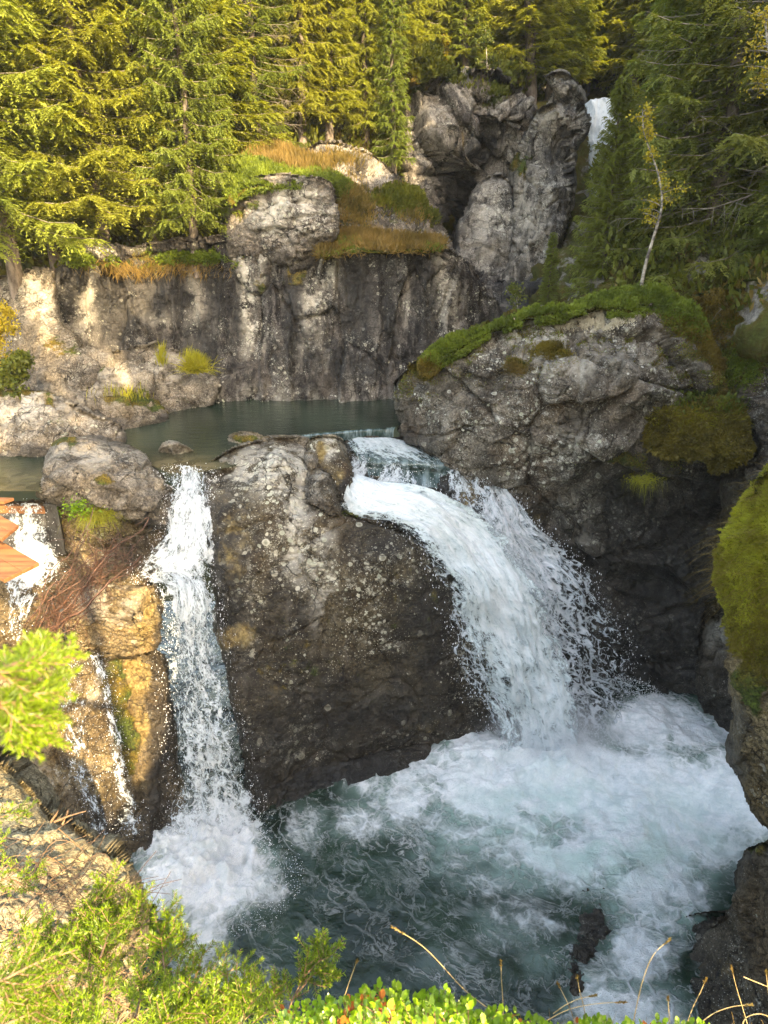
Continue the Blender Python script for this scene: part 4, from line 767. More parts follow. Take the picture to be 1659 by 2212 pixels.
# ================================================================== HILLSIDE
HC = [(-900, 700, 16), (-900, 500, 18), (-900, 0, 26), (-300, 640, 18.0), (0, 640, 18.4), (300, 640, 19.2), (600, 620, 20.0), (120, 575, 18.9), (300, 545, 19.6), (480, 530, 19.8), (490, 420, 20.6), (300, 300, 23), (100, 300, 22.5), (100, 0, 29), (500, 100, 28), (500, -300, 38), (-400, -300, 34),
      (600, 340, 21.8), (700, 300, 23), (850, 340, 24.6), (875, 200, 27), (1000, 165, 28.5), (1100, 185, 28.5), (1180, 240, 28), (860, 60, 36), (1000, 60, 40), (1200, 100, 44), (1300, 220, 33), (1290, 320, 31), (1290, 420, 29), (1200, 300, 30),
      (1180, 680, 16.6), (1100, 760, 21), (1000, 700, 22), (1000, 560, 29.5), (800, 560, 21), (1100, 400, 29), (1300, 660, 14.6), (1500, 650, 14.3), (1659, 610, 13.9), (1900, 620, 13.5), (2500, 700, 12), (1500, 760, 14.6), (1300, 760, 15.5), (1659, 300, 21), (1400, 300, 24), (1350, 450, 20), (1659, 0, 32), (1900, -200, 36), (2500, 0, 24), (1200, 500, 24)]
hillD = rbf(HC)
def hill_mat():
    m = N('forest_floor'); p = m.pos(); pw = m.warp(p, .8, .6)
    a = m.noise(pw, 1.2, 6, .65); b = m.noise(p, 9, 5, .7)
    c = m.mix(m.ramp(a, .35, .65), (.04, .045, .012), (.11, .075, .02)); c = m.mix(m.ramp(b, .35, .7), c, (.09, .10, .025))
    up = m.node('ShaderNodeSeparateXYZ'); m.set(up.inputs[0], m.nrm())
    rk = m.mix(m.ramp(b, .3, .7), (.12, .11, .10), (.36, .33, .29))
    c = m.mix(m.ramp(m.noise(pw, .7, 5, .6), .56, .62), c, rk)
    return m.done(m.bsdf(Base_Color=c, Roughness=.95, Specular_IOR_Level=.1, Normal=m.bump(m.math('ADD', a, m.math('MULTIPLY', b, .5)), 1, .2)))
M['hill'] = hill_mat()
h = rock('hillside', None, None, [(-900, 640), (-900, -300), (300, -300), (700, -200), (830, -30), (920, 50), (1010, 60), (1100, 70), (1200, 60), (1290, 0), (1500, -200), (1900, -350), (2500, -100), (2500, 760), (1300, 760), (1200, 760), (1050, 700), (900, 600), (700, 600), (500, 580), (300, 600), (100, 620)], [(a, b, c) for a, b, c in HC], 'hill', step=12, roll=(30, 1.0), thick=6, big=.5, blk=.5, blks=.5, fine=.06, seed=151, kind='structure')
def gnd_mat():
    m = N('far_ground'); p = m.pos()
    return m.done(m.bsdf(Base_Color=m.mix(m.ramp(m.noise(p, .2, 6, .6), .35, .65), (.03, .035, .012), (.07, .06, .02)), Roughness=1, Specular_IOR_Level=0.05))
M['ground'] = gnd_mat()
gx, gy = np.meshgrid(np.linspace(-700, 700, 60), np.linspace(-400, 1500, 80))
gz = -1.5 - 3 * fbm(np.stack([gx / 90, gy / 90, gx * 0], -1), 3, 3) ** 2
link('ground', mesh_np('ground', np.stack([gx, gy, gz], -1).reshape(-1, 3), [grid_faces(80, 60)]), M['ground'])['kind'] = 'structure'

# unseen bank right of and behind the camera, ridge shaped to shade the gorge
bankX = [-14, -6, -2, 0.3, 1.2, 2.0, 3.0, 3.4, 3.8, 4.2, 4.8, 5.2, 7.0, 8.0, 12, 17, 21, 27, 40, 60]
bankH = [3.5, 4.0, 5.0, 6.0, 6.8, 7.8, 8.9, 10., 11.8, 15., 19., 20.5, 22., 22.5, 25, 28, 31, 34.5, 38, 42]
xs = np.linspace(-14, 60, 500); vs = np.linspace(0, 1, 60)
hx = np.interp(xs, bankX, bankH) + .5 * fbm(np.stack([xs * .9, xs * 0, xs * 0], -1), 4, 171) * sstep(2.6, 4.5, xs)
XX, VV_ = np.meshgrid(xs, vs)
HXX = np.interp(XX, xs, hx)
# profile: foot at the water, rises to the crest, then rolls over behind
yf = np.where(VV_ < .5, .35 - 2.4 * (VV_ * 2) ** 1.3, -2.05 - 24 * ((VV_ - .5) * 2) ** 1.5) - .02 * np.maximum(XX, 0)
zf = np.where(VV_ < .5, -1 + (HXX + 1) * np.sin(VV_ * math.pi), HXX * (1 - .78 * sstep(.5, .68, VV_)))
PB = np.stack([XX, yf, zf], -1); PB[..., 1] += .5 * fbm(PB * .6, 4, 173); PB[..., 2] += .25 * fbm(PB * .9, 3, 174) * sstep(2.2, 4, XX)
link('shade_bank', mesh_np('shade_bank', PB.reshape(-1, 3), [grid_faces(60, 500)]), M['hill'])['kind'] = 'structure'

# ================================================================== SCATTER
def unit(v): return v / (np.linalg.norm(v, axis=-1, keepdims=True) + 1e-9)
def kites(B, D, L, Wd, g, fold=0.0, hint=None):
    """leaf-like quads: base B, direction D, length L, width Wd"""
    n = len(B); D = unit(D); r = g.normal(size=(n, 3)) if hint is None else hint + .35 * g.normal(size=(n, 3)); S = unit(np.cross(D, r)); L = L[:, None]; Wd = Wd[:, None]
    Nn = np.cross(S, D)
    mid = B + D * L * .45 + Nn * L * fold
    V = np.stack([B, mid + S * Wd * .5, B + D * L, mid - S * Wd * .5], 1).reshape(-1, 3)
    return V, np.arange(4 * n).reshape(n, 4)
def surf_sample(key, maskf, n, g):
    r = ROCKS[key]; pm = maskf(r['gx'], r['gy']) * r['use'] * (r['d'] > 0)
    P = r['P']; du = np.gradient(P, axis=1); dv = np.gradient(P, axis=0); ar = np.linalg.norm(np.cross(du, dv), axis=-1)
    w_ = (pm * ar).ravel(); w_ = w_ / w_.sum(); idx = g.choice(w_.size, n, p=w_)
    i, j = np.unravel_index(idx, pm.shape)
    a, b = g.random((n, 1)) - .5, g.random((n, 1)) - .5
    return P[i, j] + du[i, j] * a + dv[i, j] * b, r['n'][i, j], pm[i, j]
def tufts(name, key, maskf, n, mat, L=(.03, .07), Wd=(.01, .02), up=.6, nrm=.7, spread=.5, lift=0.0, seed=1, parent=True, label=None, kind='stuff', fold=0.0):
    g = np.random.default_rng(seed); B, nn, mm = surf_sample(key, maskf, n, g)
    B = B + nn * (lift * g.random((n, 1)) ** .7 * mm[:, None])
    D = nn * nrm + np.array([0, 0, up]) + g.normal(0, spread, (n, 3))
    V, Fq = kites(B, D, g.uniform(*L, n), g.uniform(*Wd, n), g, fold)
    me = mesh_np(name, V, [Fq], smooth=False)
    patch = fbm(B * 3.2, 4, seed + 5, .65) * 1.9 + .5
    attr(me, 'var', np.repeat(np.clip(patch * .75 + .3 * g.random(n), 0, 1), 4))
    o = link(name, me, mat, ROCKS[key]['o'] if parent else None)
    if parent: put(o)
    return tag(o, label, None, None, kind)
def ell(L):
    def f(x, y):
        wx = x + 10 * fbm(np.stack([x / 30., y / 30., x * 0 + 3], -1), 3, 5); wy = y + 10 * fbm(np.stack([x / 30., y / 30., x * 0 + 8], -1), 3, 6)
        return np.clip(blob(wx, wy, L), 0, 1) ** 1.5
    return f
M['moss_g'] = leaf_mat('moss_green', (.06, .10, .014), (.16, .22, .028), .25)
M['moss_b'] = leaf_mat('moss_brown', (.07, .058, .01), (.17, .135, .022), .2)
M['moss_y'] = leaf_mat('moss_yellow', (.15, .14, .012), (.32, .34, .03), .3)
M['lich'] = leaf_mat('reindeer_lichen', (.16, .16, .12), (.58, .58, .50), .1)
M['straw'] = leaf_mat('dry_grass', (.085, .075, .02), (.25, .18, .06), .3)
M['shrubg'] = leaf_mat('undergrowth_leaf', (.04, .07, .012), (.13, .15, .02), .35)
def moss_base(name, c1, c2):
    m = N(name); p = m.pos(); a = m.noise(m.warp(p, 2, .3), 3.5, 6, .65); b = m.noise(p, 60, 3, .7)
    c = m.mix(m.ramp(a, .36, .62), c1, c2); c = m.mix(1.0, c, m.mix(m.ramp(b, .3, .7), (.4, .4, .35), (1.5, 1.5, 1.4)), 'MULTIPLY')
    return m.done(m.bsdf(Base_Color=c, Roughness=.95, Specular_IOR_Level=.1, Normal=m.bump(m.math('ADD', a, m.math('MULTIPLY', b, .5)), 1, .05)))
M['mossbase'] = moss_base('moss_mat', (.04, .055, .010), (.10, .075, .014))
M['mossbase_y'] = moss_base('moss_mat_yellow', (.11, .12, .012), (.25, .23, .025))
DOME = 'huge rounded lichen-covered rock outcrop with a green moss cap right of the main waterfall'
dome = ROCKS[DOME]['o']
rock('moss_cap', 'thick bright green moss cap', None, [(905, 790), (912, 768), (960, 738), (1060, 702), (1150, 668), (1250, 660), (1310, 630), (1380, 618), (1450, 630), (1500, 670), (1530, 720), (1556, 790), (1552, 850), (1520, 800), (1490, 735), (1450, 692), (1360, 672), (1250, 672), (1150, 688), (1060, 720), (980, 762), (940, 800), (912, 812)],
     [(912, 790, 13.55), (960, 760, 13.35), (1060, 720, 13.2), (1150, 690, 13.1), (1250, 668, 13.0), (1350, 660, 13.05), (1380, 625, 13.9), (1450, 660, 13.5), (1500, 720, 13.1), (1545, 800, 12.95), (1550, 845, 12.9), (1320, 640, 13.6)], 'mossbase', step=3, roll=(16, .35), thick=.8, big=.14, bigs=1.8, blk=.10, blks=2.2, crack=.6, fine=.08, seed=161, parent=dome, jag=12)
K = 'thick bright green moss cap'
alls = lambda x, y: np.ones_like(x)
ROCKS[K]['o'] = dome
tufts('moss', K, ell([(1000, 745, 120, 50, 1), (1150, 690, 120, 40, 1), (1300, 655, 120, 40, 1), (1400, 640, 110, 50, 1), (1480, 680, 70, 50, .9)]), 70000, M['moss_g'], (.03, .075), (.014, .03), lift=.10, seed=201)
tufts('moss', K, ell([(1530, 800, 60, 80, 1), (1470, 710, 50, 50, .8), (925, 800, 30, 25, .9)]), 26000, M['moss_b'], (.03, .06), (.012, .026), lift=.07, seed=202)
pat = lambda x, y: sstep(.05, .3, fbm(np.stack([x / 22, y / 14, x * 0], -1), 4, 77)) * blob(x, y, [(1050, 760, 150, 50, .8), (1300, 720, 200, 40, .7), (1480, 760, 60, 80, .9), (1540, 860, 60, 60, 1), (900, 830, 40, 30, .8), (1400, 980, 100, 30, .6)])
tufts('moss', DOME, pat, 16000, M['moss_b'], (.015, .04), (.008, .018), lift=.03, seed=241)
tufts('moss', DOME, pat, 9000, M['moss_g'], (.015, .04), (.008, .018), lift=.03, seed=242)
tufts('lichen_tuft', DOME, lambda x, y: ell([(1310, 688, 62, 20, 1), (1200, 684, 60, 10, .5)])(x, y) * sstep(-.25, .1, fbm(np.stack([x / 16, y / 12, x * 0], -1), 4, 78)), 14000, M['lich'], (.025, .055), (.012, .026), lift=.10, seed=203)
tufts('moss', DOME, ell([(1190, 762, 42, 12, 1), (1120, 790, 30, 12, .5), (905, 805, 20, 16, .8)]), 9000, M['moss_b'], (.02, .05), (.008, .016), lift=.05, seed=204)
tufts('dry_grass', DOME, ell([(1115, 795, 34, 12, 1)]), 1600, M['straw'], (.06, .14), (.004, .008), up=-.2, seed=205)
rock('moss_clump', 'hanging brown-green moss ledge with small leafy plants on the right of the big outcrop', 'moss', [(1385, 900), (1400, 880), (1480, 868), (1560, 862), (1608, 880), (1616, 950), (1612, 1000), (1570, 1018), (1520, 1000), (1460, 985), (1400, 975), (1385, 940)],
     [(1400, 900, 12.5), (1500, 880, 12.6), (1600, 890, 12.6), (1400, 960, 12.4), (1500, 950, 12.2), (1580, 960, 12.0), (1540, 1005, 12.3)], 'mossbase', step=3, roll=(26, .5), thick=1.2, big=.16, bigs=1.6, blk=.12, blks=2, crack=.7, fine=.08, jag=12, seed=163)
K2 = 'hanging brown-green moss ledge with small leafy plants on the right of the big outcrop'
tufts('moss', K2, alls, 50000, M['moss_b'], (.03, .065), (.012, .026), up=-.2, lift=.06, seed=206)
tufts('grass', K2, ell([(1500, 900, 110, 30, 1)]), 2500, M['moss_y'], (.10, .22), (.005, .010), up=-.5, spread=.6, seed=207)
tufts('leafy_plant', K2, ell([(1480, 880, 80, 16, 1), (1570, 880, 50, 20, 1)]), 900, M['shrubg'], (.05, .09), (.03, .05), up=.8, lift=.28, seed=208)
rock('moss_clump', 'big yellow-green moss hump with dry grass at the right edge of the picture', 'moss', [(1556, 1280), (1560, 1200), (1585, 1130), (1620, 1070), (1650, 1030), (1720, 960), (1900, 900), (1900, 1500), (1700, 1560), (1640, 1540), (1600, 1480), (1592, 1400), (1570, 1330)],
     [(1565, 1280, 6.6), (1590, 1150, 6.6), (1650, 1060, 6.5), (1640, 1250, 6.1), (1720, 1300, 5.6), (1850, 1200, 5.0), (1620, 1420, 6.3), (1700, 1500, 6.0), (1720, 1050, 6.0)], 'mossbase_y', step=4, roll=(40, .5), thick=1.6, big=.14, bigs=1.8, blk=.09, blks=2.2, crack=.6, fine=.06, jag=10, seed=165, masks=None)
K3 = 'big yellow-green moss hump with dry grass at the right edge of the picture'
onf = lambda x, y: (x < 1700) * 1.0
tufts('moss', K3, lambda x, y: (x < 1700) * sstep(1480, 1250, y), 80000, M['moss_y'], (.012, .032), (.004, .008), up=-.1, lift=.03, seed=209)
tufts('moss', K3, lambda x, y: (x < 1700) * sstep(1180, 1400, y), 50000, M['moss_b'], (.012, .034), (.004, .008), up=-.1, lift=.03, seed=210)
def stalks(B, D, L, rad, g, droop=.4, seg=5):
    n = len(B); D = unit(D); t = np.linspace(0, 1, seg); pts = B[:, None] + D[:, None] * (L[:, None] * t)[..., None] + np.array([0, 0, -1.]) * (droop * L[:, None] * t ** 2.2)[..., None]
    side = unit(np.cross(D, np.array([0, -1., .3]) + .2 * g.normal(size=(n, 3)))); wv = (rad[:, None] * (1 - .75 * t))[..., None]
    V = np.concatenate([pts - side[:, None] * wv, pts + side[:, None] * wv], 1).reshape(-1, 3)
    i = (np.arange(n) * 2 * seg)[:, None] + np.arange(seg - 1); F4 = np.stack([i, i + 1, i + 1 + seg, i + seg], -1).reshape(-1, 4)
    return V, F4
g = np.random.default_rng(77)
B, nn, _ = surf_sample(K3, lambda x, y: ((x < 1690) & (y < 1300)) * 1.0, 260, g)
V, F4 = stalks(B, nn * .4 + np.array([-.7, -.2, .15]) + g.normal(0, .35, (260, 3)), g.uniform(.12, .5, 260), g.uniform(.0012, .0022, 260), g, .5)
me = mesh_np('dry_grass', V, [F4]); attr(me, 'var', g.random(len(V))); o = link('dry_grass', me, M['straw'], ROCKS[K3]['o']); put(o); tag(o, None, None, None, 'stuff')
# right bank forest floor
K4 = 'tall dark rock bank under the forest floor at the right edge'
tufts('moss', K4, ell([(1600, 660, 160, 40, 1), (1540, 700, 50, 40, .6), (1620, 720, 80, 50, .5)]), 40000, M['moss_b'], (.03, .08), (.012, .03), lift=.12, seed=211)
tufts('moss', K4, ell([(1560, 690, 60, 30, .6), (1600, 780, 60, 50, .5)]), 14000, M['moss_g'], (.03, .07), (.012, .025), lift=.08, seed=212)
# knoll and ledge above the streaked cliff
rock('grass_knoll', 'orange and green grassy knoll on top of the square rock block', 'knoll', [(478, 420), (500, 370), (530, 330), (590, 312), (650, 330), (720, 372), (775, 410), (800, 470), (775, 450), (730, 420), (705, 392), (690, 398), (640, 402), (600, 412), (560, 405), (520, 420), (500, 450)],
     [(490, 420, 18.1), (540, 340, 19.6), (600, 320, 20.2), (560, 400, 17.9), (640, 395, 17.7), (700, 388, 17.9), (650, 345, 19.4), (760, 410, 19.6), (790, 460, 19.6), (600, 360, 18.9)], 'mossbase', step=3, roll=(8, .3), thick=1, big=.2, blk=.06, seed=167)
K5 = 'orange and green grassy knoll on top of the square rock block'
tufts('moss', K5, ell([(540, 375, 70, 50, 1), (640, 385, 90, 26, 1), (730, 400, 40, 30, .8)]), 40000, M['moss_g'], (.05, .11), (.02, .04), lift=.12, seed=213)
tufts('grass', K5, ell([(600, 340, 50, 20, 1), (680, 350, 60, 20, .7), (770, 430, 30, 30, .6)]), 9000, M['straw'], (.08, .28), (.012, .022), up=1, spread=.4, lift=.05, seed=214)
K6 = 'long dark cliff with black and pale water streaks rising behind the upper pool'
rock('grass_ledge', 'narrow ledge of orange grass and green moss crossing the cliff below the rock slope', 'ledge', [(682, 540), (700, 520), (740, 505), (800, 500), (860, 512), (920, 516), (955, 516), (968, 528), (950, 540), (880, 545), (800, 548), (760, 540), (720, 552), (695, 556)],
     [(700, 540, 17.7), (760, 510, 18.4), (820, 505, 18.7), (940, 525, 18.3), (800, 545, 17.6), (900, 542, 17.8)], 'mossbase', step=2.5, roll=(6, .2), thick=.8, big=.1, blk=.05, seed=169)
K7 = 'narrow ledge of orange grass and green moss crossing the cliff below the rock slope'
tufts('grass', K7, alls, 9000, M['straw'], (.08, .22), (.012, .022), up=.7, lift=.05, seed=215)
tufts('moss', K7, ell([(740, 530, 60, 16, 1), (930, 535, 30, 8, 1)]), 6000, M['moss_g'], (.05, .1), (.02, .04), lift=.08, seed=216)
K8 = 'grassy grey rock slope running down between the square block and the far cleft'
tufts('grass', K8, ell([(760, 450, 50, 60, .7), (860, 430, 60, 22, .7), (900, 470, 40, 18, .6), (720, 350, 60, 20, .8)]), 9000, M['straw'], (.08, .22), (.012, .025), up=.8, lift=.03, seed=217)
tufts('bush_leaf', K8, ell([(880, 430, 70, 26, .8), (930, 470, 30, 14, .6)]), 6000, M['shrubg'], (.07, .15), (.03, .06), up=.6, lift=.3, seed=218)
tufts('moss', 'tall fractured grey cliff above the gorge with a reddish stain at the top centre', ell([(910, 170, 60, 16, 1), (1000, 155, 90, 10, .6), (1090, 180, 40, 14, .6)]), 9000, M['shrubg'], (.1, .2), (.04, .09), lift=.3, seed=219)
KL = 'grey lichen slab sloping down into the upper pool on its left shore'
tufts('grass', KL, ell([(425, 785, 22, 20, 1), (350, 775, 10, 14, .7), (270, 870, 50, 14, .2)]), 1100, M['moss_y'], (.1, .4), (.008, .016), up=1, spread=.35, seed=220)
tufts('cliff_top_moss', K6, lambda x, y: ell([(200, 558, 120, 16, 1), (400, 555, 110, 16, 1)])(x, y) * sstep(-.1, .3, fbm(np.stack([x / 40, y / 20, x * 0], -1), 3, 79)), 6000, M['moss_g'], (.06, .16), (.02, .05), lift=.12, up=.2, seed=231)
tufts('hanging_grass', K6, ell([(330, 570, 140, 18, 1)]), 1500, M['straw'], (.15, .4), (.008, .016), up=-.7, seed=232)
# undergrowth over the hillside
K9 = 'hillside'
tufts('undergrowth', K9, lambda x, y: ((x > -100) & (x < 1800) & (y < 700) & ~((x > 860) & (x < 1330) & (y > 215))) * np.clip(fbm(np.stack([x / 60, y / 60, x * 0], -1), 3, 8) + .55, 0, 1), 90000, M['shrubg'], (.10, .26), (.05, .12), lift=.7, up=.5, seed=221)
tufts('heather', K9, lambda x, y: ((x > 500) & (x < 1800) & (y < 700) & ~((x > 860) & (x < 1330) & (y > 215))) * np.clip(fbm(np.stack([x / 50, y / 50, x * 0], -1), 3, 9) - .05, 0, 1), 26000, M['straw'], (.10, .24), (.03, .08), lift=.4, up=.7, seed=222)

# ================================================================== TREES
def tube(P, rad, k=6):
    """P (n,3) path"""
    P = np.asarray(P, float); n = len(P); T = unit(np.gradient(P, axis=0)); ref = np.where(np.abs(T[:, 2:3]) > .9, [[1., 0, 0]], [[0, 0, 1.]])
    A = unit(np.cross(T, ref)); Bn = np.cross(T, A); a = np.linspace(0, 2 * math.pi, k, endpoint=False)
    V = P[:, None] + (A[:, None] * np.cos(a)[None, :, None] + Bn[:, None] * np.sin(a)[None, :, None]) * np.asarray(rad)[:, None, None]
    i = np.arange(n * k).reshape(n, k); j = np.roll(i, -1, 1)
    return V.reshape(-1, 3), np.stack([i[:-1], j[:-1], j[1:], i[1:]], -1).reshape(-1, 4)
def merge(L):
    Vs, Fs, b = [], [], 0
    for V, Fq in L: Vs.append(V); Fs.append(Fq + b); b += len(V)
    return np.concatenate(Vs), np.concatenate(Fs)
def spruce(H, Rr, seed, density=1.0, droop=.55, bare=.12, dead=.0, leafL=(.06, .125), tip=1.0):
    g = np.random.default_rng(seed); nb = int(H * 15 * density)
    Bs, Ds, Ls, Vr, Hs = [], [], [], [], []
    limbs = []
    for i in range(nb):
        hf = bare + (1 - bare) * (i + g.random()) / nb; h0 = hf * H
        L = Rr * (1 - hf) ** .75 * g.uniform(.6, 1.12) + .12; az = i * 2.4 + g.normal(0, .3)
        if hf < .45 and g.random() < dead: isdead = True
        else: isdead = False
        out = np.array([math.cos(az), math.sin(az), 0]); lat = np.array([-out[1], out[0], 0])
        t = np.linspace(0, 1, 7); sl = (.25 - droop * (1 - hf) * 1.2) if hf < .85 else .7
        ax = out[None] * (L * t)[:, None] + np.array([0, 0, 1.]) * (h0 + L * (sl * t + .32 * t ** 2.5 * droop))[:, None] + lat[None] * (g.normal(0, .08) * L * t ** 2)[:, None]
        limbs.append(tube(ax[::2], np.linspace(.012 + .006 * L, .003, 4), 3))
        if isdead:
            for q in range(int(3 + L * 4)):
                s = g.uniform(.25, .98); p0 = np.array([np.interp(s, t, ax[:, k]) for k in range(3)]); d = unit(out * .7 + lat * g.choice([-1, 1]) * g.uniform(.3, 1) + np.array([0, 0, g.uniform(-.7, .1)]))
                l = (1 - s) * L * .5 + .15; limbs.append(tube(np.stack([p0, p0 + d * l * .5 + [0, 0, -.03], p0 + d * l + [0, 0, -.1]]), [.006, .004, .002], 3))
            continue
        m = int(9 + L * 16 * density)
        s = np.sort(g.random(m) ** .8); s[-1] = 1
        p0 = np.stack([np.interp(s, t, ax[:, k]) for k in range(3)], -1)
        l = (.22 + .36 * L * (1 - s) ** .6 * .9) * g.uniform(.6, 1.15, m)
        sgn = np.where(np.arange(m) % 2, 1, -1)[:, None]
        d = out * g.uniform(.5, 1, (m, 1)) + lat * sgn * g.uniform(.35, 1.1, (m, 1)) + np.array([0, 0, 1.]) * g.uniform(-.75, .05, (m, 1)) * (.4 + droop)
        d = unit(d)
        k = 8
        tt = (np.arange(k) + .3) / k
        for q in range(k):
            c = p0 + d * (l * tt[q])[:, None] + np.array([0, 0, -1.]) * (l * .28 * tt[q] ** 2)[:, None]
            for sd in (-1, 1, 0):
                lf = unit(np.cross(d, np.array([0, 0, 1.])))
                dd = d + lf * (sd * .75) + g.normal(0, .22, (m, 3)) + np.array([0, 0, -.12])
                ln = g.uniform(*leafL, m) * (1.15 - .5 * tt[q]) * (1 if sd else 1.15)
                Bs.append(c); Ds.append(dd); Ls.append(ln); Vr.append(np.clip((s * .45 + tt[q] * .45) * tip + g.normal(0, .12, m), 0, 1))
    B = np.concatenate(Bs); D = np.concatenate(Ds); L = np.concatenate(Ls); v = np.concatenate(Vr)
    hint = np.tile([0, 0, 1.], (len(B), 1))
    V, Fq = kites(B, D, L, L * g.uniform(.22, .34, len(L)), g, .05, hint)
    crown = mesh_np('crown', V, [Fq], smooth=False); attr(crown, 'var', np.repeat(v, 4))
    z = np.linspace(-.5, H, 14); rt = .028 * (H - z * .93) * .5 + .01
    P = np.stack([.05 * np.sin(z * .7 + seed), .05 * np.cos(z * .6 + seed), z], -1)
    tv = tube(P, rt, 10); tr_ = mesh_np('trunk', tv[0], [tv[1]])
    lv = merge(limbs); lm = mesh_np('limbs', lv[0], [lv[1]])
    return crown, tr_, lm
M['bark'] = plain('bark', (.06, .045, .035), (.20, .165, .14), 9, .9, .03, (1, 1, .35))
M['twig'] = plain('dead_twig', (.14, .115, .09), (.32, .28, .23), 6, .9, .01)
M['birchbark'] = plain('birch_bark', (.06, .05, .045), (.42, .38, .32), 5, .8, .02, (1, 1, 2.2))
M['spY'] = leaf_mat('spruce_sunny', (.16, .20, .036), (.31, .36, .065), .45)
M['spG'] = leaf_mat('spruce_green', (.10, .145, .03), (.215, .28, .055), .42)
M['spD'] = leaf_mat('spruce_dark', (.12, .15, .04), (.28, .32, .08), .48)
M['gold_leaf'] = leaf_mat('autumn_leaf', (.26, .22, .02), (.46, .39, .04), .4)
PROTO = {}
def mk(key, *a, **k):
    c, t, l = spruce(*a, **k); PROTO[key] = (c, t, l)
mk('wide', 10, 2.3, 1, 1.4); mk('wide2', 10, 2.0, 2, 1.35, droop=.7); mk('narrow', 10, 1.25, 3, 1.3, droop=.8); mk('narrow2', 10, 1.0, 4, 1.2, droop=.6)
mk('crownonly', 10, 1.5, 9, 1.2, bare=.34); mk('sparse', 12, 2.6, 5, 1.05, droop=.6, bare=.06, dead=.35); mk('sparse2', 12, 2.4, 6, 1.05, droop=.75, bare=.05, dead=.22)
MESHV = {}
def place(key, mat, base, h, rot, label, group=None, cat='tree', wide=1.0, name='spruce_tree', tilt=(0, 0)):
    c, t, l = PROTO[key]; H0 = 12.0 if 'sparse' in key else 10.0; s = h / H0
    root = empty(name, base, label, cat, group); root.rotation_euler = (tilt[0], tilt[1], rot); root.scale = (s * wide, s * wide, s)
    def var(me, m):
        kk = (me.name, m.name)
        if kk not in MESHV: q = me.copy(); q.materials.clear(); q.materials.append(m); MESHV[kk] = q
        return MESHV[kk]
    for nm, me, mt in (('crown', c, mat), ('trunk', t, M['bark']), ('limbs', l, M['twig'])):
        o = bpy.data.objects.new(nm, var(me, mt)); col.objects.link(o); o.parent = root
    return root
def base_at(px, py, Y=None):
    Y = float(hillD(np.array(float(px)), np.array(float(py)))) if Y is None else Y
    p = W(px, py, Y); return (float(p[0]), float(p[1]), float(p[2]) - .15)
Yl, Gr, Dk = M['spY'], M['spG'], M['spD']
NAMED = [
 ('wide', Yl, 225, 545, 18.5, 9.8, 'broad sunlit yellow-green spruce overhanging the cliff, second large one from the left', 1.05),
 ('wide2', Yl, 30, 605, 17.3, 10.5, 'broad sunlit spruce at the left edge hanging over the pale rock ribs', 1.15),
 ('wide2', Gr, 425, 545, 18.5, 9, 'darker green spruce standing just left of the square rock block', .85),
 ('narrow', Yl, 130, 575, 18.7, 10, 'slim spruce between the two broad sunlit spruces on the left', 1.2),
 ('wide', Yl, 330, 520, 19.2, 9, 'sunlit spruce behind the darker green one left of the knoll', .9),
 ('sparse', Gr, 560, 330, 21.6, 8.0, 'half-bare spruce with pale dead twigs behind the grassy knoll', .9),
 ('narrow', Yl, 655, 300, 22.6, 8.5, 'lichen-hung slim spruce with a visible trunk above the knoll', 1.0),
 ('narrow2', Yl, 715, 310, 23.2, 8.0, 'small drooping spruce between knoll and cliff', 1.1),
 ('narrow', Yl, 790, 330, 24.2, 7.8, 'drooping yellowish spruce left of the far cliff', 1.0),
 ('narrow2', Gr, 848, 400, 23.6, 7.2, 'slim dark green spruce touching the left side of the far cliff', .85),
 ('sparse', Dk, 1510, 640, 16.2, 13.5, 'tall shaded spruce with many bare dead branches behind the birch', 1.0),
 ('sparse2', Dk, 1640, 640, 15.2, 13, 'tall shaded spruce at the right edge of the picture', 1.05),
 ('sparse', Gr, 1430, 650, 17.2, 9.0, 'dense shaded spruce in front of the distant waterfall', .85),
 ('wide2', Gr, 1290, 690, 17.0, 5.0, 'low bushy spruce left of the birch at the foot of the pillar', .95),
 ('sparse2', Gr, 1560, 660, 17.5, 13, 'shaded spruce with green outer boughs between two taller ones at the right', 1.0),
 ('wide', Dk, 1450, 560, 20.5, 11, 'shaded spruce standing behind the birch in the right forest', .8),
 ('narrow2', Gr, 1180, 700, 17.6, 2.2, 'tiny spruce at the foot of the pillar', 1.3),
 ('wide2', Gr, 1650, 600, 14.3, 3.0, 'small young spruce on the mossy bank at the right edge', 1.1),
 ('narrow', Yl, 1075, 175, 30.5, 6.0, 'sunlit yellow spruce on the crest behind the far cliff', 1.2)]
for i, (k, mt, px, py, Y, h_, lab, wd) in enumerate(NAMED):
    place(k, mt, base_at(px, py, Y), h_, i * 1.7, lab, None, 'spruce', wd)
place('crownonly', Gr, (3.75, -2.1, 8.6), 12, .3, 'added unseen spruce with a bare lower trunk, shading the left boulder', None, 'spruce', .8)  # added out of view so its crown shades the left boulder
place('crownonly', Gr, (2.7, -2.9, 8.0), 17.5, 1.3, 'added unseen tall slim spruce, shading the left wall', None, 'spruce', .42)  # added out of view to shade the left wall and slab
g = np.random.default_rng(12)
BACK = []
def rows(x0, x1, n, pyf, hr, mats, keys, grp, lab, Yadd=0.0):
    for i in range(n):
        px = x0 + (x1 - x0) * (i + g.random() * .8) / n; py = pyf(px) + g.normal(0, 14)
        b = base_at(px, py); h_ = g.uniform(*hr)
        place(keys[g.integers(len(keys))], mats[g.integers(len(mats))], b, h_, g.random() * 6.28, lab, grp, 'spruce', g.uniform(1.0, 1.5), tilt=(g.normal(0, .05), g.normal(0, .05)))
LL = 'sunlit yellow-green spruce in the crowd of trees on the upper left hillside'; GL = 'sunlit spruces crowding the upper left hillside'
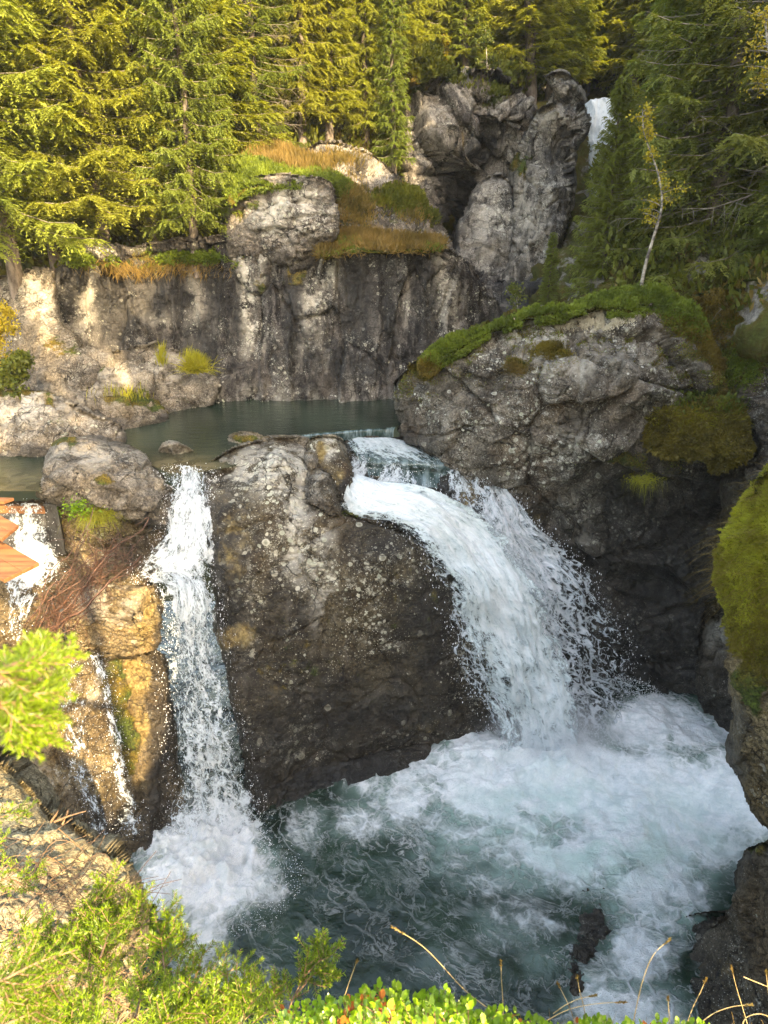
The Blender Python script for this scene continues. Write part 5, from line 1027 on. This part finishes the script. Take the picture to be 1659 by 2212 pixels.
rows(-120, 480, 8, lambda x: 430, (8, 10), (Yl, Yl, Gr), ('wide', 'wide2', 'narrow'), GL, LL)
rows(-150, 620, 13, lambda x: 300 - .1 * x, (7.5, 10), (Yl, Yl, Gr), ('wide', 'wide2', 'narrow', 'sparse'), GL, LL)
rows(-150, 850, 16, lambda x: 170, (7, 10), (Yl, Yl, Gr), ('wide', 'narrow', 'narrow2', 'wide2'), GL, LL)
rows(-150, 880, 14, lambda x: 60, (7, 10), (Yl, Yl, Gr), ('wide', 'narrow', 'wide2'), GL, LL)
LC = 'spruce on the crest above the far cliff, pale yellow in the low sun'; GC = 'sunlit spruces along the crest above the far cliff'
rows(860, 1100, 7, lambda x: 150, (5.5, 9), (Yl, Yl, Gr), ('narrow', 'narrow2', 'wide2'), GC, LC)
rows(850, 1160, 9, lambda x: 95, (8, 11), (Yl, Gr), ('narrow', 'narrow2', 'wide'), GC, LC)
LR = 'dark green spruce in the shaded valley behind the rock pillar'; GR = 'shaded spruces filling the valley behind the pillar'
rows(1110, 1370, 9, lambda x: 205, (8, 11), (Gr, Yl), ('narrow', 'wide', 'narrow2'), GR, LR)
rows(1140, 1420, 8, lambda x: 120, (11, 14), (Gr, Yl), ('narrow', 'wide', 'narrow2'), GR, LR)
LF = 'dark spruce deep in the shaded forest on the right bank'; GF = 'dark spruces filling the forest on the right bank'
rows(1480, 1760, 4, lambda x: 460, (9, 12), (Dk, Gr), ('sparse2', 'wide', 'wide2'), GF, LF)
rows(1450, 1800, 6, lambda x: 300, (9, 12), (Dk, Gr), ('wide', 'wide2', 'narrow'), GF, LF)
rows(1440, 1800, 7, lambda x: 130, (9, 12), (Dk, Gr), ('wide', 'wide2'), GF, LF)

# birch
def birch(path, rad, leaves, seed, label, name='birch_tree', cat='birch', mat='gold_leaf', nbr=26, ll=(.035, .06), reach=.9, low=.3, barkm='birchbark'):
    g = np.random.default_rng(seed); P = np.array(path, float); root = empty(name, tuple(P[0]), label, cat)
    Pc = catmull(P, 30) - P[0]; Lb = [tube(Pc, np.linspace(rad, rad * .2, 30), 8)]; o = link('trunk', mesh_np('trunk', Lb[0][0], [Lb[0][1]]), M[barkm], root)
    br, B = [], []
    for i in range(nbr):
        s = int(g.uniform(low, .98) * 29); p = Pc[s]; az = g.random() * 6.28; L = g.uniform(.35, 1) * reach * (1.1 - s / 34)
        d = np.array([math.cos(az), math.sin(az), g.uniform(.2, .9)]); t = np.linspace(0, 1, 5)[:, None]
        ax = p + unit(d) * L * t + np.array([0, 0, -.25 * L]) * t ** 2; br.append(tube(ax, np.linspace(rad * .3, .003, 5), 4))
        for q in range(3):
            s2 = g.uniform(.3, 1); p2 = p + unit(d) * L * s2 + np.array([0, 0, -.25 * L]) * s2 ** 2; d2 = unit(d + g.normal(0, .8, 3)); br.append(tube(np.stack([p2, p2 + d2 * L * .2, p2 + d2 * L * .38 + [0, 0, -.03]]), [.004, .003, .002], 3))
            B.append(p2 + d2 * L * g.uniform(.05, .4, (leaves, 1)) + g.normal(0, .05, (leaves, 3)))
        B.append(p + unit(d) * L * g.uniform(.3, 1, (leaves, 1)) + g.normal(0, .06, (leaves, 3)))
    bv = merge(br); link('branches', mesh_np('branches', bv[0], [bv[1]]), M['twig'], root)
    B = np.concatenate(B); n = len(B); D = g.normal(0, .6, (n, 3)) + np.array([0, -.2, -.5]); l = g.uniform(*ll, n)
    V, Fq = kites(B, D, l, l * .75, g, .08); me = mesh_np('leaves', V, [Fq], False); attr(me, 'var', np.repeat(g.random(n), 4)); o = link('leaves', me, M[mat], root)
    tag(o, None, None, None, 'stuff'); return root
birch([W(1383, 628, 13.9), W(1396, 565, 13.9), W(1414, 505, 13.9), W(1430, 440, 13.9), W(1420, 370, 13.9), W(1392, 290, 13.9), W(1388, 235, 13.9)], .036, 9, 5, 'slender pale birch with few yellow leaves standing behind the moss cap', nbr=24, reach=.55, low=.4)
birch([W(1700, 300, 13), W(1680, 200, 13), W(1660, 100, 13), W(1650, 20, 13)], .05, 10, 6, 'birch with orange-yellow leaves reaching in at the upper right edge', nbr=20, reach=.9)
birch([W(-40, 840, 14.2), W(-20, 760, 14.2), W(5, 700, 14.2), W(0, 660, 14.2)], .03, 26, 7, 'bright yellow autumn birch bush at the left edge', 'birch_bush', 'bush', nbr=40, reach=.65, low=.15)
birch([W(10, 850, 14.0), W(20, 820, 14.0), W(40, 790, 14.0), W(50, 770, 14)], .02, 30, 8, 'pale green willow bush below the yellow birch at the left edge', 'willow_bush', 'bush', 'shrubg', nbr=40, reach=.5, low=.1, ll=(.05, .10))
birch([W(90, 300, 20.5), W(90, 260, 20.5), W(88, 210, 20.5), W(85, 160, 20.5)], .04, 14, 9, 'small orange-leaved tree between the sunlit spruces at the upper left', 'small_tree', 'tree', nbr=22, reach=.6)
birch([W(1130, 700, 17), W(1120, 670, 17), W(1115, 640, 17), W(1110, 620, 17)], .015, 8, 10, 'sparse green bush at the shoulder of the right outcrop', 'bush', 'bush', 'shrubg', nbr=18, reach=.5, low=.1, ll=(.04, .07))
birch([W(1050, 170, 27.5), W(1052, 140, 27.5), W(1050, 100, 27.5), W(1048, 60, 27.5)], .03, 18, 11, 'yellow-green birch on the crest above the far cliff', nbr=14, reach=.6, ll=(.05, .08), mat='shrubg')
birch([W(960, 150, 28.5), W(960, 120, 28.5), W(962, 80, 28.5)], .03, 18, 12, 'small golden birch left of the other one on the crest', nbr=12, reach=.55, ll=(.05, .08))

# ================================================================== FOREGROUND
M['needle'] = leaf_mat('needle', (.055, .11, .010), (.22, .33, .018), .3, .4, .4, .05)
M['berryleaf'] = leaf_mat('glossy_leaf', (.11, .22, .015), (.24, .40, .025), .3, .3, .5, .0)
M['redleaf'] = leaf_mat('red_leaf', (.28, .07, .02), (.42, .16, .03), .3)
M['stem'] = plain('young_stem', (.12, .07, .035), (.26, .16, .09), 60, .7, .002)
M['stalk'] = plain('grass_stalk', (.30, .22, .10), (.48, .38, .20), 40, .7, .001)
def bough(path, g, side=9, slen=.075, nlen=.0165, nd=520, flat=True, width=.0021, stemr=.0028):
    """needle kites and stems of one spruce bough; path in world metres"""
    P = catmull(np.array(path, float), 24); L = np.linalg.norm(np.diff(P, axis=0), axis=1).sum()
    T = unit(np.gradient(P, axis=0)); viewd = unit(P - np.array([0, 0, CAMH])); S = unit(np.cross(T, -viewd * .6 + np.array([0, 0, .8])))
    stems = [tube(P, np.linspace(stemr, stemr * .35, 24), 5)]; paths = [(P, .55)]
    for i in range(side):
        s = .18 + .80 * (i + g.random() * .5) / side; k = int(s * 23); sg = 1 if i % 2 else -1
        l = slen * (1.15 - .55 * s) * g.uniform(.7, 1.15); d = unit(T[k] * .75 + S[k] * sg * g.uniform(.6, 1) + g.normal(0, .14, 3)); t = np.linspace(0, 1, 7)[:, None]
        Q = P[k] + d * l * t + np.array([0, 0, 1.]) * l * .12 * t ** 2 + T[k] * l * .15 * t ** 2
        stems.append(tube(Q, np.linspace(stemr * .5, stemr * .25, 7), 4)); paths.append((Q, 0))
        if l > slen * .75:
            for q in range(2):
                k2 = 2 + q * 2; d2 = unit(d + np.cross(d, viewd[k]) * (1 if q else -1) * .9); Q2 = Q[k2] + d2 * l * .5 * np.linspace(0, 1, 5)[:, None]; paths.append((Q2, 0)); stems.append(tube(Q2, np.linspace(stemr * .35, stemr * .2, 5), 4))
    Bs, Ds, Ls, Vv = [], [], [], []
    for Q, s0 in paths:
        ln = np.linalg.norm(np.diff(Q, axis=0), axis=1).sum(); n = int(nd * ln * (1 - s0)) * 2
        u = s0 + (1 - s0) * g.random(n); f = u * (len(Q) - 1); i = np.minimum(f.astype(int), len(Q) - 2); fr = (f - i)[:, None]
        C = Q[i] * (1 - fr) + Q[i + 1] * fr; Tq = unit(Q[i + 1] - Q[i]); A = unit(np.cross(Tq, np.array([0.1, -.2, 1.]))); Bq = np.cross(A, Tq)
        a = g.uniform(-.35, math.pi + .35, n)[:, None]
        D = Tq * g.uniform(.55, .95, (n, 1)) + A * np.cos(a) + Bq * np.sin(a) * .8
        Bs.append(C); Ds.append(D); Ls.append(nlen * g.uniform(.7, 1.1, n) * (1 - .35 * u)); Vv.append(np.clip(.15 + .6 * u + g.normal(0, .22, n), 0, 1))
    B = np.concatenate(Bs); D = np.concatenate(Ds); l = np.concatenate(Ls); v = np.concatenate(Vv)
    return stems, B, D, l, v, width
def spruce_fore(name, label, paths, seed, dead=0, **kw):
    g = np.random.default_rng(seed); root = empty(name, tuple(np.array(paths[0][0])), label, 'young spruce')
    st, Bs, Ds, Ls, Vs = [], [], [], [], []
    for p in paths:
        s, B, D, l, v, wd = bough(p, g, **kw); st += s; Bs.append(B); Ds.append(D); Ls.append(l); Vs.append(v)
    B = np.concatenate(Bs); l = np.concatenate(Ls)
    V, Fq = kites(B, np.concatenate(Ds), l, np.full(len(B), wd), g, .06)
    me = mesh_np('needles', V, [Fq], False); attr(me, 'var', np.repeat(np.concatenate(Vs), 4)); o = link('needles', me, M['needle'], root); put(o); tag(o, None, None, None, 'stuff')
    sv = merge(st); o = link('stems', mesh_np('stems', sv[0], [sv[1]]), M['stem'], root); put(o)
    return root
def wp(*L): return [W(a, b, c) for a, b, c in L]
spruce_fore('young_spruce', 'fresh green spruce top with fanned twigs standing alone at the bottom centre', [
    wp((600, 2300, 1.0), (625, 2180, 1.05), (655, 2110, 1.08), (668, 2045, 1.1)), wp((640, 2150, 1.06), (672, 2110, 1.08), (702, 2088, 1.1), (722, 2092, 1.12)), wp((612, 2210, 1.03), (590, 2160, 1.05), (600, 2120, 1.06)), wp((655, 2110, 1.08), (690, 2075, 1.1), (708, 2048, 1.12))], 301, slen=.055)
spruce_fore('young_spruce', 'spruce twig with a small upright tip left of the lone spruce top', [
    wp((350, 2260, 1.15), (408, 2140, 1.2), (430, 2090, 1.22), (440, 2042, 1.25)), wp((400, 2160, 1.2), (470, 2110, 1.22), (520, 2090, 1.25), (548, 2095, 1.26)), wp((420, 2210, 1.15), (500, 2160, 1.18), (560, 2130, 1.2)), wp((480, 2260, 1.1), (540, 2180, 1.12), (590, 2150, 1.13))], 302, slen=.07)
g = np.random.default_rng(33)
def env(x): return np.interp(x, [-100, 0, 150, 230, 270, 330, 380, 430, 500, 560, 640], [1990, 1980, 2010, 1930, 1900, 1990, 2015, 2060, 2100, 2120, 2150])
paths = [wp((-60, 2120, 1.25), (80, 2050, 1.3), (200, 1950, 1.35), (268, 1862, 1.4)), wp((120, 2240, 1.2), (230, 2110, 1.25), (290, 1990, 1.3), (300, 1925, 1.34)),
         wp((200, 2300, 1.15), (300, 2130, 1.2), (345, 2030, 1.22), (365, 1972, 1.25)), wp((290, 2010, 1.3), (340, 1990, 1.3), (370, 2010, 1.3)), wp((150, 1990, 1.35), (200, 1960, 1.35), (240, 1935, 1.36)), wp((330, 2120, 1.2), (380, 2060, 1.22), (402, 2020, 1.23))]
for i in range(34):
    x = g.uniform(-40, 560); y = env(x) + 30 + g.random() ** 1.3 * (2230 - env(x)); Y = 1.42 - .55 * (y - 1900) / 350 + g.normal(0, .04)
    dx = g.uniform(-30, 110); dy = -g.uniform(40, 110); paths.append(wp((x - dx * 1.2, y - dy * 1.1, Y - .05), (x - dx * .4, y - dy * .4, Y), (x, y, Y + .03), (x + dx * .3, y + dy * .35, Y + .04)))
spruce_fore('young_spruce', 'large bright yellow-green spruce sprawling over the bottom left corner', paths, 303, slen=.07)
spruce_fore('young_spruce', 'out-of-focus spruce branch poking in from the left edge', [wp((-60, 1470, .38), (20, 1440, .42), (90, 1415, .45), (160, 1400, .48)), wp((-60, 1520, .38), (10, 1520, .42), (70, 1530, .44), (125, 1545, .46)),
    wp((-40, 1500, .4), (30, 1540, .43), (80, 1570, .45), (110, 1610, .47)), wp((-60, 1560, .4), (-10, 1560, .42), (30, 1585, .44), (60, 1600, .45)), wp((-40, 1450, .4), (40, 1470, .43), (90, 1480, .45), (130, 1480, .46))], 304, slen=.030, nlen=.009, nd=1500, width=.0009, side=13)
spruce_fore('young_spruce', 'blurry darker spruce twig low at the left edge', [wp((-80, 2150, .55), (0, 2120, .58), (80, 2080, .6), (170, 2050, .62)), wp((-60, 2190, .55), (20, 2150, .58), (90, 2130, .6), (140, 2130, .6)), wp((-60, 2250, .55), (40, 2200, .57), (100, 2180, .58))], 305, slen=.045, nlen=.010, nd=1000, width=.0011, side=12)
spruce_fore('young_spruce', 'small pale spruce shoot at the left edge above the sunlit slope', [wp((-60, 1790, 1.6), (-10, 1770, 1.6), (30, 1755, 1.62), (58, 1752, 1.64)), wp((-60, 1850, 1.6), (-30, 1835, 1.6), (5, 1820, 1.6)), wp((-50, 1910, 1.5), (0, 1900, 1.5), (60, 1900, 1.5), (80, 1893, 1.5))], 306, slen=.06)
# dead pinkish twigs over the near slope
g = np.random.default_rng(8); tw = []
for i in range(150):
    x = g.uniform(-60, 330); y = g.uniform(1800, 2230); y = max(y, np.interp(x, [0, 200, 330], [1800, 1850, 2000])); Y = 1.75 - .6 * (y - 1800) / 400
    ang = g.normal(-.5, .7); l = g.uniform(60, 190); k = g.normal(0, 25)
    tw.append(tube(catmull(np.array(wp((x - l * .5, y + math.sin(-ang) * l * .5, Y), (x, y + k, Y + .03), (x + l * .5, y - math.sin(-ang) * l * .5, Y + .06))), 8), np.linspace(.0022, .0009, 8), 4))
for a in ((215, 1195, 275, 1200), (0, 0, 0, 0)): pass
tw += [tube(np.array(wp((118, 1775, 3.2), (150, 1762, 3.2), (186, 1752, 3.2))), [.009, .006, .003], 5), tube(np.array(wp((135, 1780, 3.2), (146, 1755, 3.2), (147, 1750, 3.2))), [.008, .006, .003], 5), tube(np.array(wp((110, 1775, 3.2), (122, 1758, 3.2), (126, 1750, 3.2))), [.008, .006, .003], 5)]
tv = merge(tw); o = link('dead_twigs', mesh_np('dead_twigs', tv[0], [tv[1]]), M['stem']); tag(o, 'tangle of bare pinkish dead twigs lying over the sunlit near slope', 'twigs', None, 'stuff'); recentre(o)

# lingonberry shrubs
def oval(B, D, Nn, L, Wd):
    n = len(B); D = unit(D); S = unit(np.cross(D, Nn)); U = np.cross(S, D); L = L[:, None]; Wd = Wd[:, None]
    pts = [B, B + D * L * .3 + S * Wd * .45 + U * L * .06, B + D * L * .7 + S * Wd * .48 + U * L * .07, B + D * L, B + D * L * .7 - S * Wd * .48 + U * L * .07, B + D * L * .3 - S * Wd * .45 + U * L * .06]
    V = np.stack(pts, 1).reshape(-1, 3); b = (np.arange(n) * 6)[:, None]
    return V, np.concatenate([b + np.array([[0, 1, 2, 3]]), b + np.array([[0, 3, 4, 5]])])
g = np.random.default_rng(44); Bs, Ds, Ns, Ls, Rd, stm = [], [], [], [], [], []
for i in range(430):
    x = g.uniform(600, 1330) if i < 330 else g.uniform(1250, 1700)
    e = np.interp(x, [600, 700, 750, 830, 900, 960, 1050, 1120, 1200, 1290, 1350, 1420, 1700], [2170, 2150, 2140, 2112, 2140, 2125, 2165, 2180, 2212, 2190, 2205, 2192, 2230])
    y = e + 10 + abs(g.normal(0, 40)); Y = 1.0 - .28 * (y - e) / 100 + g.normal(0, .02)
    tipp = W(x, y, Y); h_ = g.uniform(.05, .12); base = tipp - np.array([g.normal(0, .02), .01, h_]); ax = np.array([base, (base + tipp) / 2 + g.normal(0, .006, 3), tipp]); stm.append(tube(ax, [.0014, .0012, .0008], 4))
    m = int(g.integers(6, 12)); s = np.linspace(.25, 1, m); az = np.arange(m) * 2.4 + g.random() * 6
    C = base + (tipp - base) * s[:, None]; D = np.stack([np.cos(az), np.sin(az), .35 + .9 * s ** 2], -1)
    Bs.append(C); Ds.append(D); Ns.append(np.stack([g.normal(0, .2, m), -.3 + g.normal(0, .2, m), np.ones(m)], -1)); Ls.append(g.uniform(.011, .021, m)); Rd.append(np.full(m, g.random() < .07))
B, D, Nn, l, rd = map(np.concatenate, (Bs, Ds, Ns, Ls, Rd))
root = empty('lingonberry_shrubs', tuple(W(900, 2200, .95)), 'fresh green lingonberry shrubs with small oval leaves along the bottom edge', 'shrubs', None, 'stuff')
for nm, mk_, mt in (('leaves', ~rd, 'berryleaf'), ('red_leaves', rd, 'redleaf')):
    V, Fq = oval(B[mk_], D[mk_], Nn[mk_], l[mk_], l[mk_] * .58); me = mesh_np(nm, V, [Fq], False); attr(me, 'var', np.repeat(g.random(mk_.sum()), 6)); o = link(nm, me, M[mt], root); put(o); tag(o, None, None, None, 'stuff')
tv = merge(stm); o = link('stems', mesh_np('stems', tv[0], [tv[1]]), M['stem'], root); put(o)
# grass stalks
ST = [((1050, 2175), (1000, 2135), (920, 2050), (850, 2004), 'long pale grass stalk leaning left above the shrubs'), ((1088, 2230), (1086, 2160), (1083, 2110), (1082, 2078), 'short upright grass stalk with a seed head beside the long leaning one'),
      ((1268, 2230), (1262, 2180), (1252, 2140), (1247, 2110), 'upright grass stalk in the middle of the bottom edge'), ((1245, 2220), (1232, 2180), (1218, 2150), (1205, 2125), 'thin reddish stalk tilting left next to the upright middle stalk'),
      ((1180, 2205), (1230, 2180), (1290, 2168), (1350, 2165), 'low grass stalk arching right just above the shrubs'), ((1195, 2190), (1220, 2172), (1250, 2158), (1285, 2150), 'shorter stalk above the low arching one'),
      ((1365, 2225), (1385, 2130), (1410, 2065), (1446, 2030), 'tall curved grass stalk bending right with a pale seed head'), ((1478, 2230), (1495, 2180), (1512, 2145), (1525, 2115), 'grass stalk leaning right before the dark rock bank'),
      ((1445, 2230), (1446, 2200), (1444, 2175), (1443, 2155), 'short straight stalk between the two right-leaning ones'), ((1500, 2220), (1540, 2190), (1580, 2175), (1622, 2170), 'stalk arching low towards the bottom right corner'),
      ((1618, 2225), (1605, 2180), (1590, 2130), (1580, 2088), 'upright stalk near the bottom right corner'), ((1606, 2110), (1625, 2118), (1645, 2126), (1665, 2134), 'nearly level seed head poking in at the bottom right'),
      ((1668, 2200), (1662, 2160), (1657, 2120), (1655, 2100), 'last upright stalk at the right edge'), ((745, 2150), (755, 2120), (764, 2095), (771, 2075), 'thin brown stalk right of the lone spruce top'),
      ((1600, 2230), (1610, 2200), (1640, 2190), (1670, 2200), 'small arched grass blade in the bottom right corner')]
for k, s in enumerate(ST):
    Y = 1.02 + .05 * math.sin(k * 2.1); P = catmull(np.array([W(x, y, Y) for x, y in s[:4]]), 26); root = empty('grass_stalk', tuple(P[0]), s[4], 'grass stalk', 'dry grass stalks along the bottom edge')
    tv = tube(P, np.linspace(.0011, .0006, 26), 5); o = link('stem', mesh_np('stem', tv[0], [tv[1]]), M['stalk'], root); put(o)
    n = 60; u = g.uniform(.84, 1, n); f = u * 25; i = np.minimum(f.astype(int), 24); C = P[i] + (P[i + 1] - P[i]) * (f - i)[:, None]; T = unit(P[i + 1] - P[i])
    V, Fq = kites(C, T + g.normal(0, .25, (n, 3)), g.uniform(.004, .009, n), np.full(n, .0022), g, .1); me = mesh_np('seed_head', V, [Fq], False); attr(me, 'var', g.random(len(V))); o = link('seed_head', me, M['straw'], root); put(o)
g = np.random.default_rng(4); nB = 130; xs_ = g.uniform(1080, 1700, nB); Bq = np.array([W(x, 2235, .95 + .1 * g.random()) for x in xs_])
V, F4 = stalks(Bq, np.stack([g.normal(0, .45, nB), g.normal(0, .3, nB), np.ones(nB)], -1), g.uniform(.02, .075, nB), g.uniform(.0005, .001, nB), g, .2)
me = mesh_np('grass', V, [F4]); attr(me, 'var', g.random(len(V))); o = link('grass', me, M['straw']); tag(o, 'sparse dry grass blades between the stalks at the bottom right', 'grass', None, 'stuff')

# ------------------------------------------------------------------ timber walkway and weir at the left edge
def wood_mat(name, a, b):
    m = N(name); p = m.node('ShaderNodeTexCoord').outputs['Object']; q = m.vmul(m.warp(p, 2, .05), (1.2, 14, 14), rot=(0, 0, .35))
    n = m.noise(q, 1.0, 6, .6); k = m.noise(p, 3, 4)
    c = m.mix(m.ramp(n, .35, .65), a, b); c = m.mix(m.ramp(k, .5, .7, 0, .5), c, (.10, .05, .02))
    return m.done(m.bsdf(Base_Color=c, Roughness=.6, Normal=m.bump(n, .5, .006)))
M['wood'] = wood_mat('orange_wood', (.15, .055, .02), (.30, .13, .048)); M['concrete'] = plain('weir_concrete', (.035, .032, .03), (.10, .095, .09), 9, .5, .02)
def slab(name, top, th, mat, parent):
    n = len(top); T = np.array(top); Bm = T - np.array([0, 0, th]); bm_v = np.concatenate([T, Bm]); me = bpy.data.meshes.new(name)
    fs = [list(range(n)), list(range(2 * n - 1, n - 1, -1))] + [[i, i + n, (i + 1) % n + n, (i + 1) % n] for i in range(n)]
    me.from_pydata(bm_v.tolist(), [], fs); o = link(name, me, M[mat], parent); put(o)
    b = o.modifiers.new('bevel', 'BEVEL'); b.width = .006; b.segments = 2; return o
def hz(px, py, z): return W(px, py, Yz(py, z))
wk = empty('walkway', tuple(hz(-60, 1200, 5.5)), 'orange wooden walkway boards ending at the left edge above the small weir', 'walkway')
def boards(cs, z, th, n):
    A, B_, C_, D_ = [hz(x, y, z) for x, y in cs]
    for k in range(n):
        a, b = k / n + .006, (k + 1) / n - .006; slab('board', [A + (D_ - A) * a, B_ + (C_ - B_) * a, B_ + (C_ - B_) * b, A + (D_ - A) * b], th, 'wood', wk)
boards([(-170, 1070), (85, 1215), (8, 1252), (-250, 1100)], 5.6, .045, 2)
boards([(-190, 1010), (40, 1134), (3, 1164), (-230, 1040)], 5.78, .045, 2)
boards([(-200, 1068), (30, 1075), (8, 1083), (-210, 1076)], 5.3, .05, 1)
we = empty('weir', tuple(W(60, 1200, 11.3)), 'small dark weir with a timber sill that holds back the left channel', 'weir')
slab('sill_board', [W(-60, 1092, 11.42), W(95, 1094, 11.42), W(96, 1090, 11.6), W(-60, 1088, 11.6)], .14, 'wood', we)
c = [W(92, 1089, 11.5), W(122, 1090, 11.3), W(127, 1086, 11.6), W(96, 1085, 11.8)]; slab('side_wall', c, .95, 'concrete', we)
slab('back_wall', [W(-100, 1104, 11.48), W(95, 1106, 11.48), W(96, 1100, 11.7), W(-100, 1098, 11.7)], 1.2, 'concrete', we)
slab('channel_wall', [W(-120, 975, 12.9), W(98, 978, 12.9), W(100, 974, 13.1), W(-120, 972, 13.1)], .42, 'concrete', we)

# dead roots, tuft of grass and fern
M['root'] = plain('reddish_root', (.03, .014, .009), (.12, .055, .032), 30, .6, .004)
g = np.random.default_rng(91); L_ = []
root = empty('dead_roots', tuple(W(130, 1390, 9.3)), 'tangled heap of reddish-brown dead roots and branches beside the small weir', 'dead roots')
for i in range(15):
    x0, y0 = 70 + g.normal(0, 22), 1400 + g.normal(0, 12); x2, y2 = 225 + g.normal(0, 55), 1200 + g.normal(0, 45); xm, ym = (x0 + x2) / 2 - 25 + g.normal(0, 16), (y0 + y2) / 2 + g.normal(0, 16)
    P = catmull(np.array([W(x0, y0, 9.3), W(xm, ym, 9.35 + g.normal(0, .08)), W(x2, y2, 10.0 + g.normal(0, .1)), W(x2 + g.normal(10, 25), y2 - 15 + g.normal(0, 25), 10.1)]), 22)
    P = P + .13 * np.stack([fbm(P * 3 + i, 2, j) for j in range(3)], -1); L_.append(tube(P, np.linspace(g.uniform(.008, .022), .004, 22), 5))
tv = merge(L_); put(link('main_roots', mesh_np('main_roots', tv[0], [tv[1]]), M['root'], root)); L_ = []
for i in range(300):
    t_ = g.random(); cx, cy = 90 + 170 * t_ + g.normal(0, 16), 1380 - 200 * t_ + g.normal(0, 20); a = g.uniform(0, 6.28); l = g.uniform(20, 90); Y = 9.25 + .7 * t_
    P = catmull(np.array([W(cx, cy, Y), W(cx + l * .5 * math.cos(a), cy + l * .5 * math.sin(a) - 10, Y - .1), W(cx + l * math.cos(a) + g.normal(0, 8), cy + l * math.sin(a) + g.normal(0, 10), Y - .05 + g.normal(0, .1))]), 9); L_.append(tube(P, np.linspace(.005, .002, 9), 4))
tv = merge(L_); put(link('fine_roots', mesh_np('fine_roots', tv[0], [tv[1]]), M['root'], root))
def tuftobj(name, label, cat, c, n, mat, L, wd, base, seed, droop=.6):
    g = np.random.default_rng(seed); B = np.array(c) + g.normal(0, 1, (n, 3)) * np.array(base); V, F4 = stalks(B, np.stack([g.normal(0, .6, n), g.normal(-.4, .4, n), g.uniform(.2, 1.1, n)], -1), g.uniform(*L, n), np.full(n, wd), g, droop)
    me = mesh_np(name, V, [F4]); attr(me, 'var', g.random(len(V))); o = link(name, me, M[mat]); tag(o, label, cat); recentre(o); return o
tuftobj('grass_tuft', 'drooping dry grass tuft under the big grey boulder', 'grass tuft', W(212, 1112, 10.7), 420, 'moss_y', (.2, .5), .004, (.13, .05, .05), 1, 1.1)
tuftobj('grass_tuft', 'upright green grass tuft growing from a crack at the foot of the cliff', 'grass tuft', W(425, 800, 16.6), 240, 'moss_y', (.25, .7), .008, (.12, .05, .04), 2, .3)
tuftobj('grass_tuft', 'hanging olive grass tuft on the dark face under the mossy ledge', 'grass tuft', W(1388, 1035, 12.4), 260, 'moss_y', (.12, .35), .004, (.14, .05, .04), 3, 1.4)
g = np.random.default_rng(66); n = 260; C = W(168, 1098, 10.6) + g.normal(0, 1, (n, 3)) * np.array([.13, .06, .08]); V, Fq = kites(C, g.normal(0, .6, (n, 3)) + np.array([0, -.5, .2]), g.uniform(.04, .09, n), g.uniform(.02, .04, n), g, .1)
me = mesh_np('fern', V, [Fq], False); attr(me, 'var', np.repeat(g.random(n), 4)); o = link('fern', me, M['berryleaf']); tag(o, 'small yellow-green fern growing under the left end of the big boulder', 'fern'); recentre(o)
g = np.random.default_rng(67); n = 60; C = W(168, 700, 17.2) + g.normal(0, 1, (n, 3)) * np.array([.3, .1, .4]); V, Fq = kites(C, g.normal(0, .6, (n, 3)), g.uniform(.1, .2, n), g.uniform(.03, .06, n), g, .1)

m = N('haze_air'); v = m.node('ShaderNodeVolumePrincipled'); v.inputs['Color'].default_value = (.95, .97, 1, 1); v.inputs['Density'].default_value = .0007; v.inputs['Anisotropy'].default_value = .3; m.t.links.new(v.outputs[0], m.out.inputs['Volume'])
bx = np.array([[x, y, z] for x in (-75, 75) for y in (-45, 85) for z in (-6, 52)], float)
tag(link('haze', mesh_np('haze', bx, [np.array([[0, 1, 3, 2], [4, 6, 7, 5], [0, 4, 5, 1], [2, 3, 7, 6], [0, 2, 6, 4], [1, 5, 7, 3]])], False), m.m), None, None, None, 'stuff')
sc.cycles.volume_bounces = 1

# ================================================================== LIGHT
SUN_AZ, SUN_EL = 30.0, 30.0   # azimuth: degrees to the right of straight behind the camera
sx, sy, sz_ = math.sin(R(SUN_AZ)) * math.cos(R(SUN_EL)), -math.cos(R(SUN_AZ)) * math.cos(R(SUN_EL)), math.sin(R(SUN_EL))
sun = bpy.data.lights.new('sun', 'SUN'); sun.energy = 2.7; sun.angle = R(.5); sun.color = (1.0, .83, .58)
so = bpy.data.objects.new('sun', sun); col.objects.link(so); so.rotation_euler = Vector((sx, sy, sz_)).to_track_quat('Z', 'Y').to_euler()
w = bpy.data.worlds.new('World'); sc.world = w; w.use_nodes = True
nt = w.node_tree; bg = nt.nodes['Background']; sky = nt.nodes.new('ShaderNodeTexSky'); sky.sky_type = 'NISHITA'; sky.sun_disc = False
sky.sun_elevation = R(SUN_EL); sky.sun_rotation = math.atan2(sx, sy); sky.air_density = 1.0; sky.dust_density = 2.5
nt.links.new(sky.outputs[0], bg.inputs[0]); bg.inputs[1].default_value = .15
sc.view_settings.view_transform = 'Standard'; sc.view_settings.look = 'None'; sc.view_settings.exposure = 2.85; sc.view_settings.gamma = 1.0
sc.view_settings.use_white_balance = True; sc.view_settings.white_balance_temperature = 8300; sc.view_settings.white_balance_tint = 8
sc.cycles.use_denoising = True
try: sc.cycles.denoiser = 'OPENIMAGEDENOISE'
except Exception: pass
sc.cycles.max_bounces = 6; sc.cycles.transparent_max_bounces = 24; sc.cycles.diffuse_bounces = 3; sc.cycles.glossy_bounces = 2; sc.cycles.caustics_reflective = False; sc.cycles.caustics_refractive = False
sc.render.film_transparent = False
for o in bpy.data.objects:
    if '_k' in o: del o['_k']
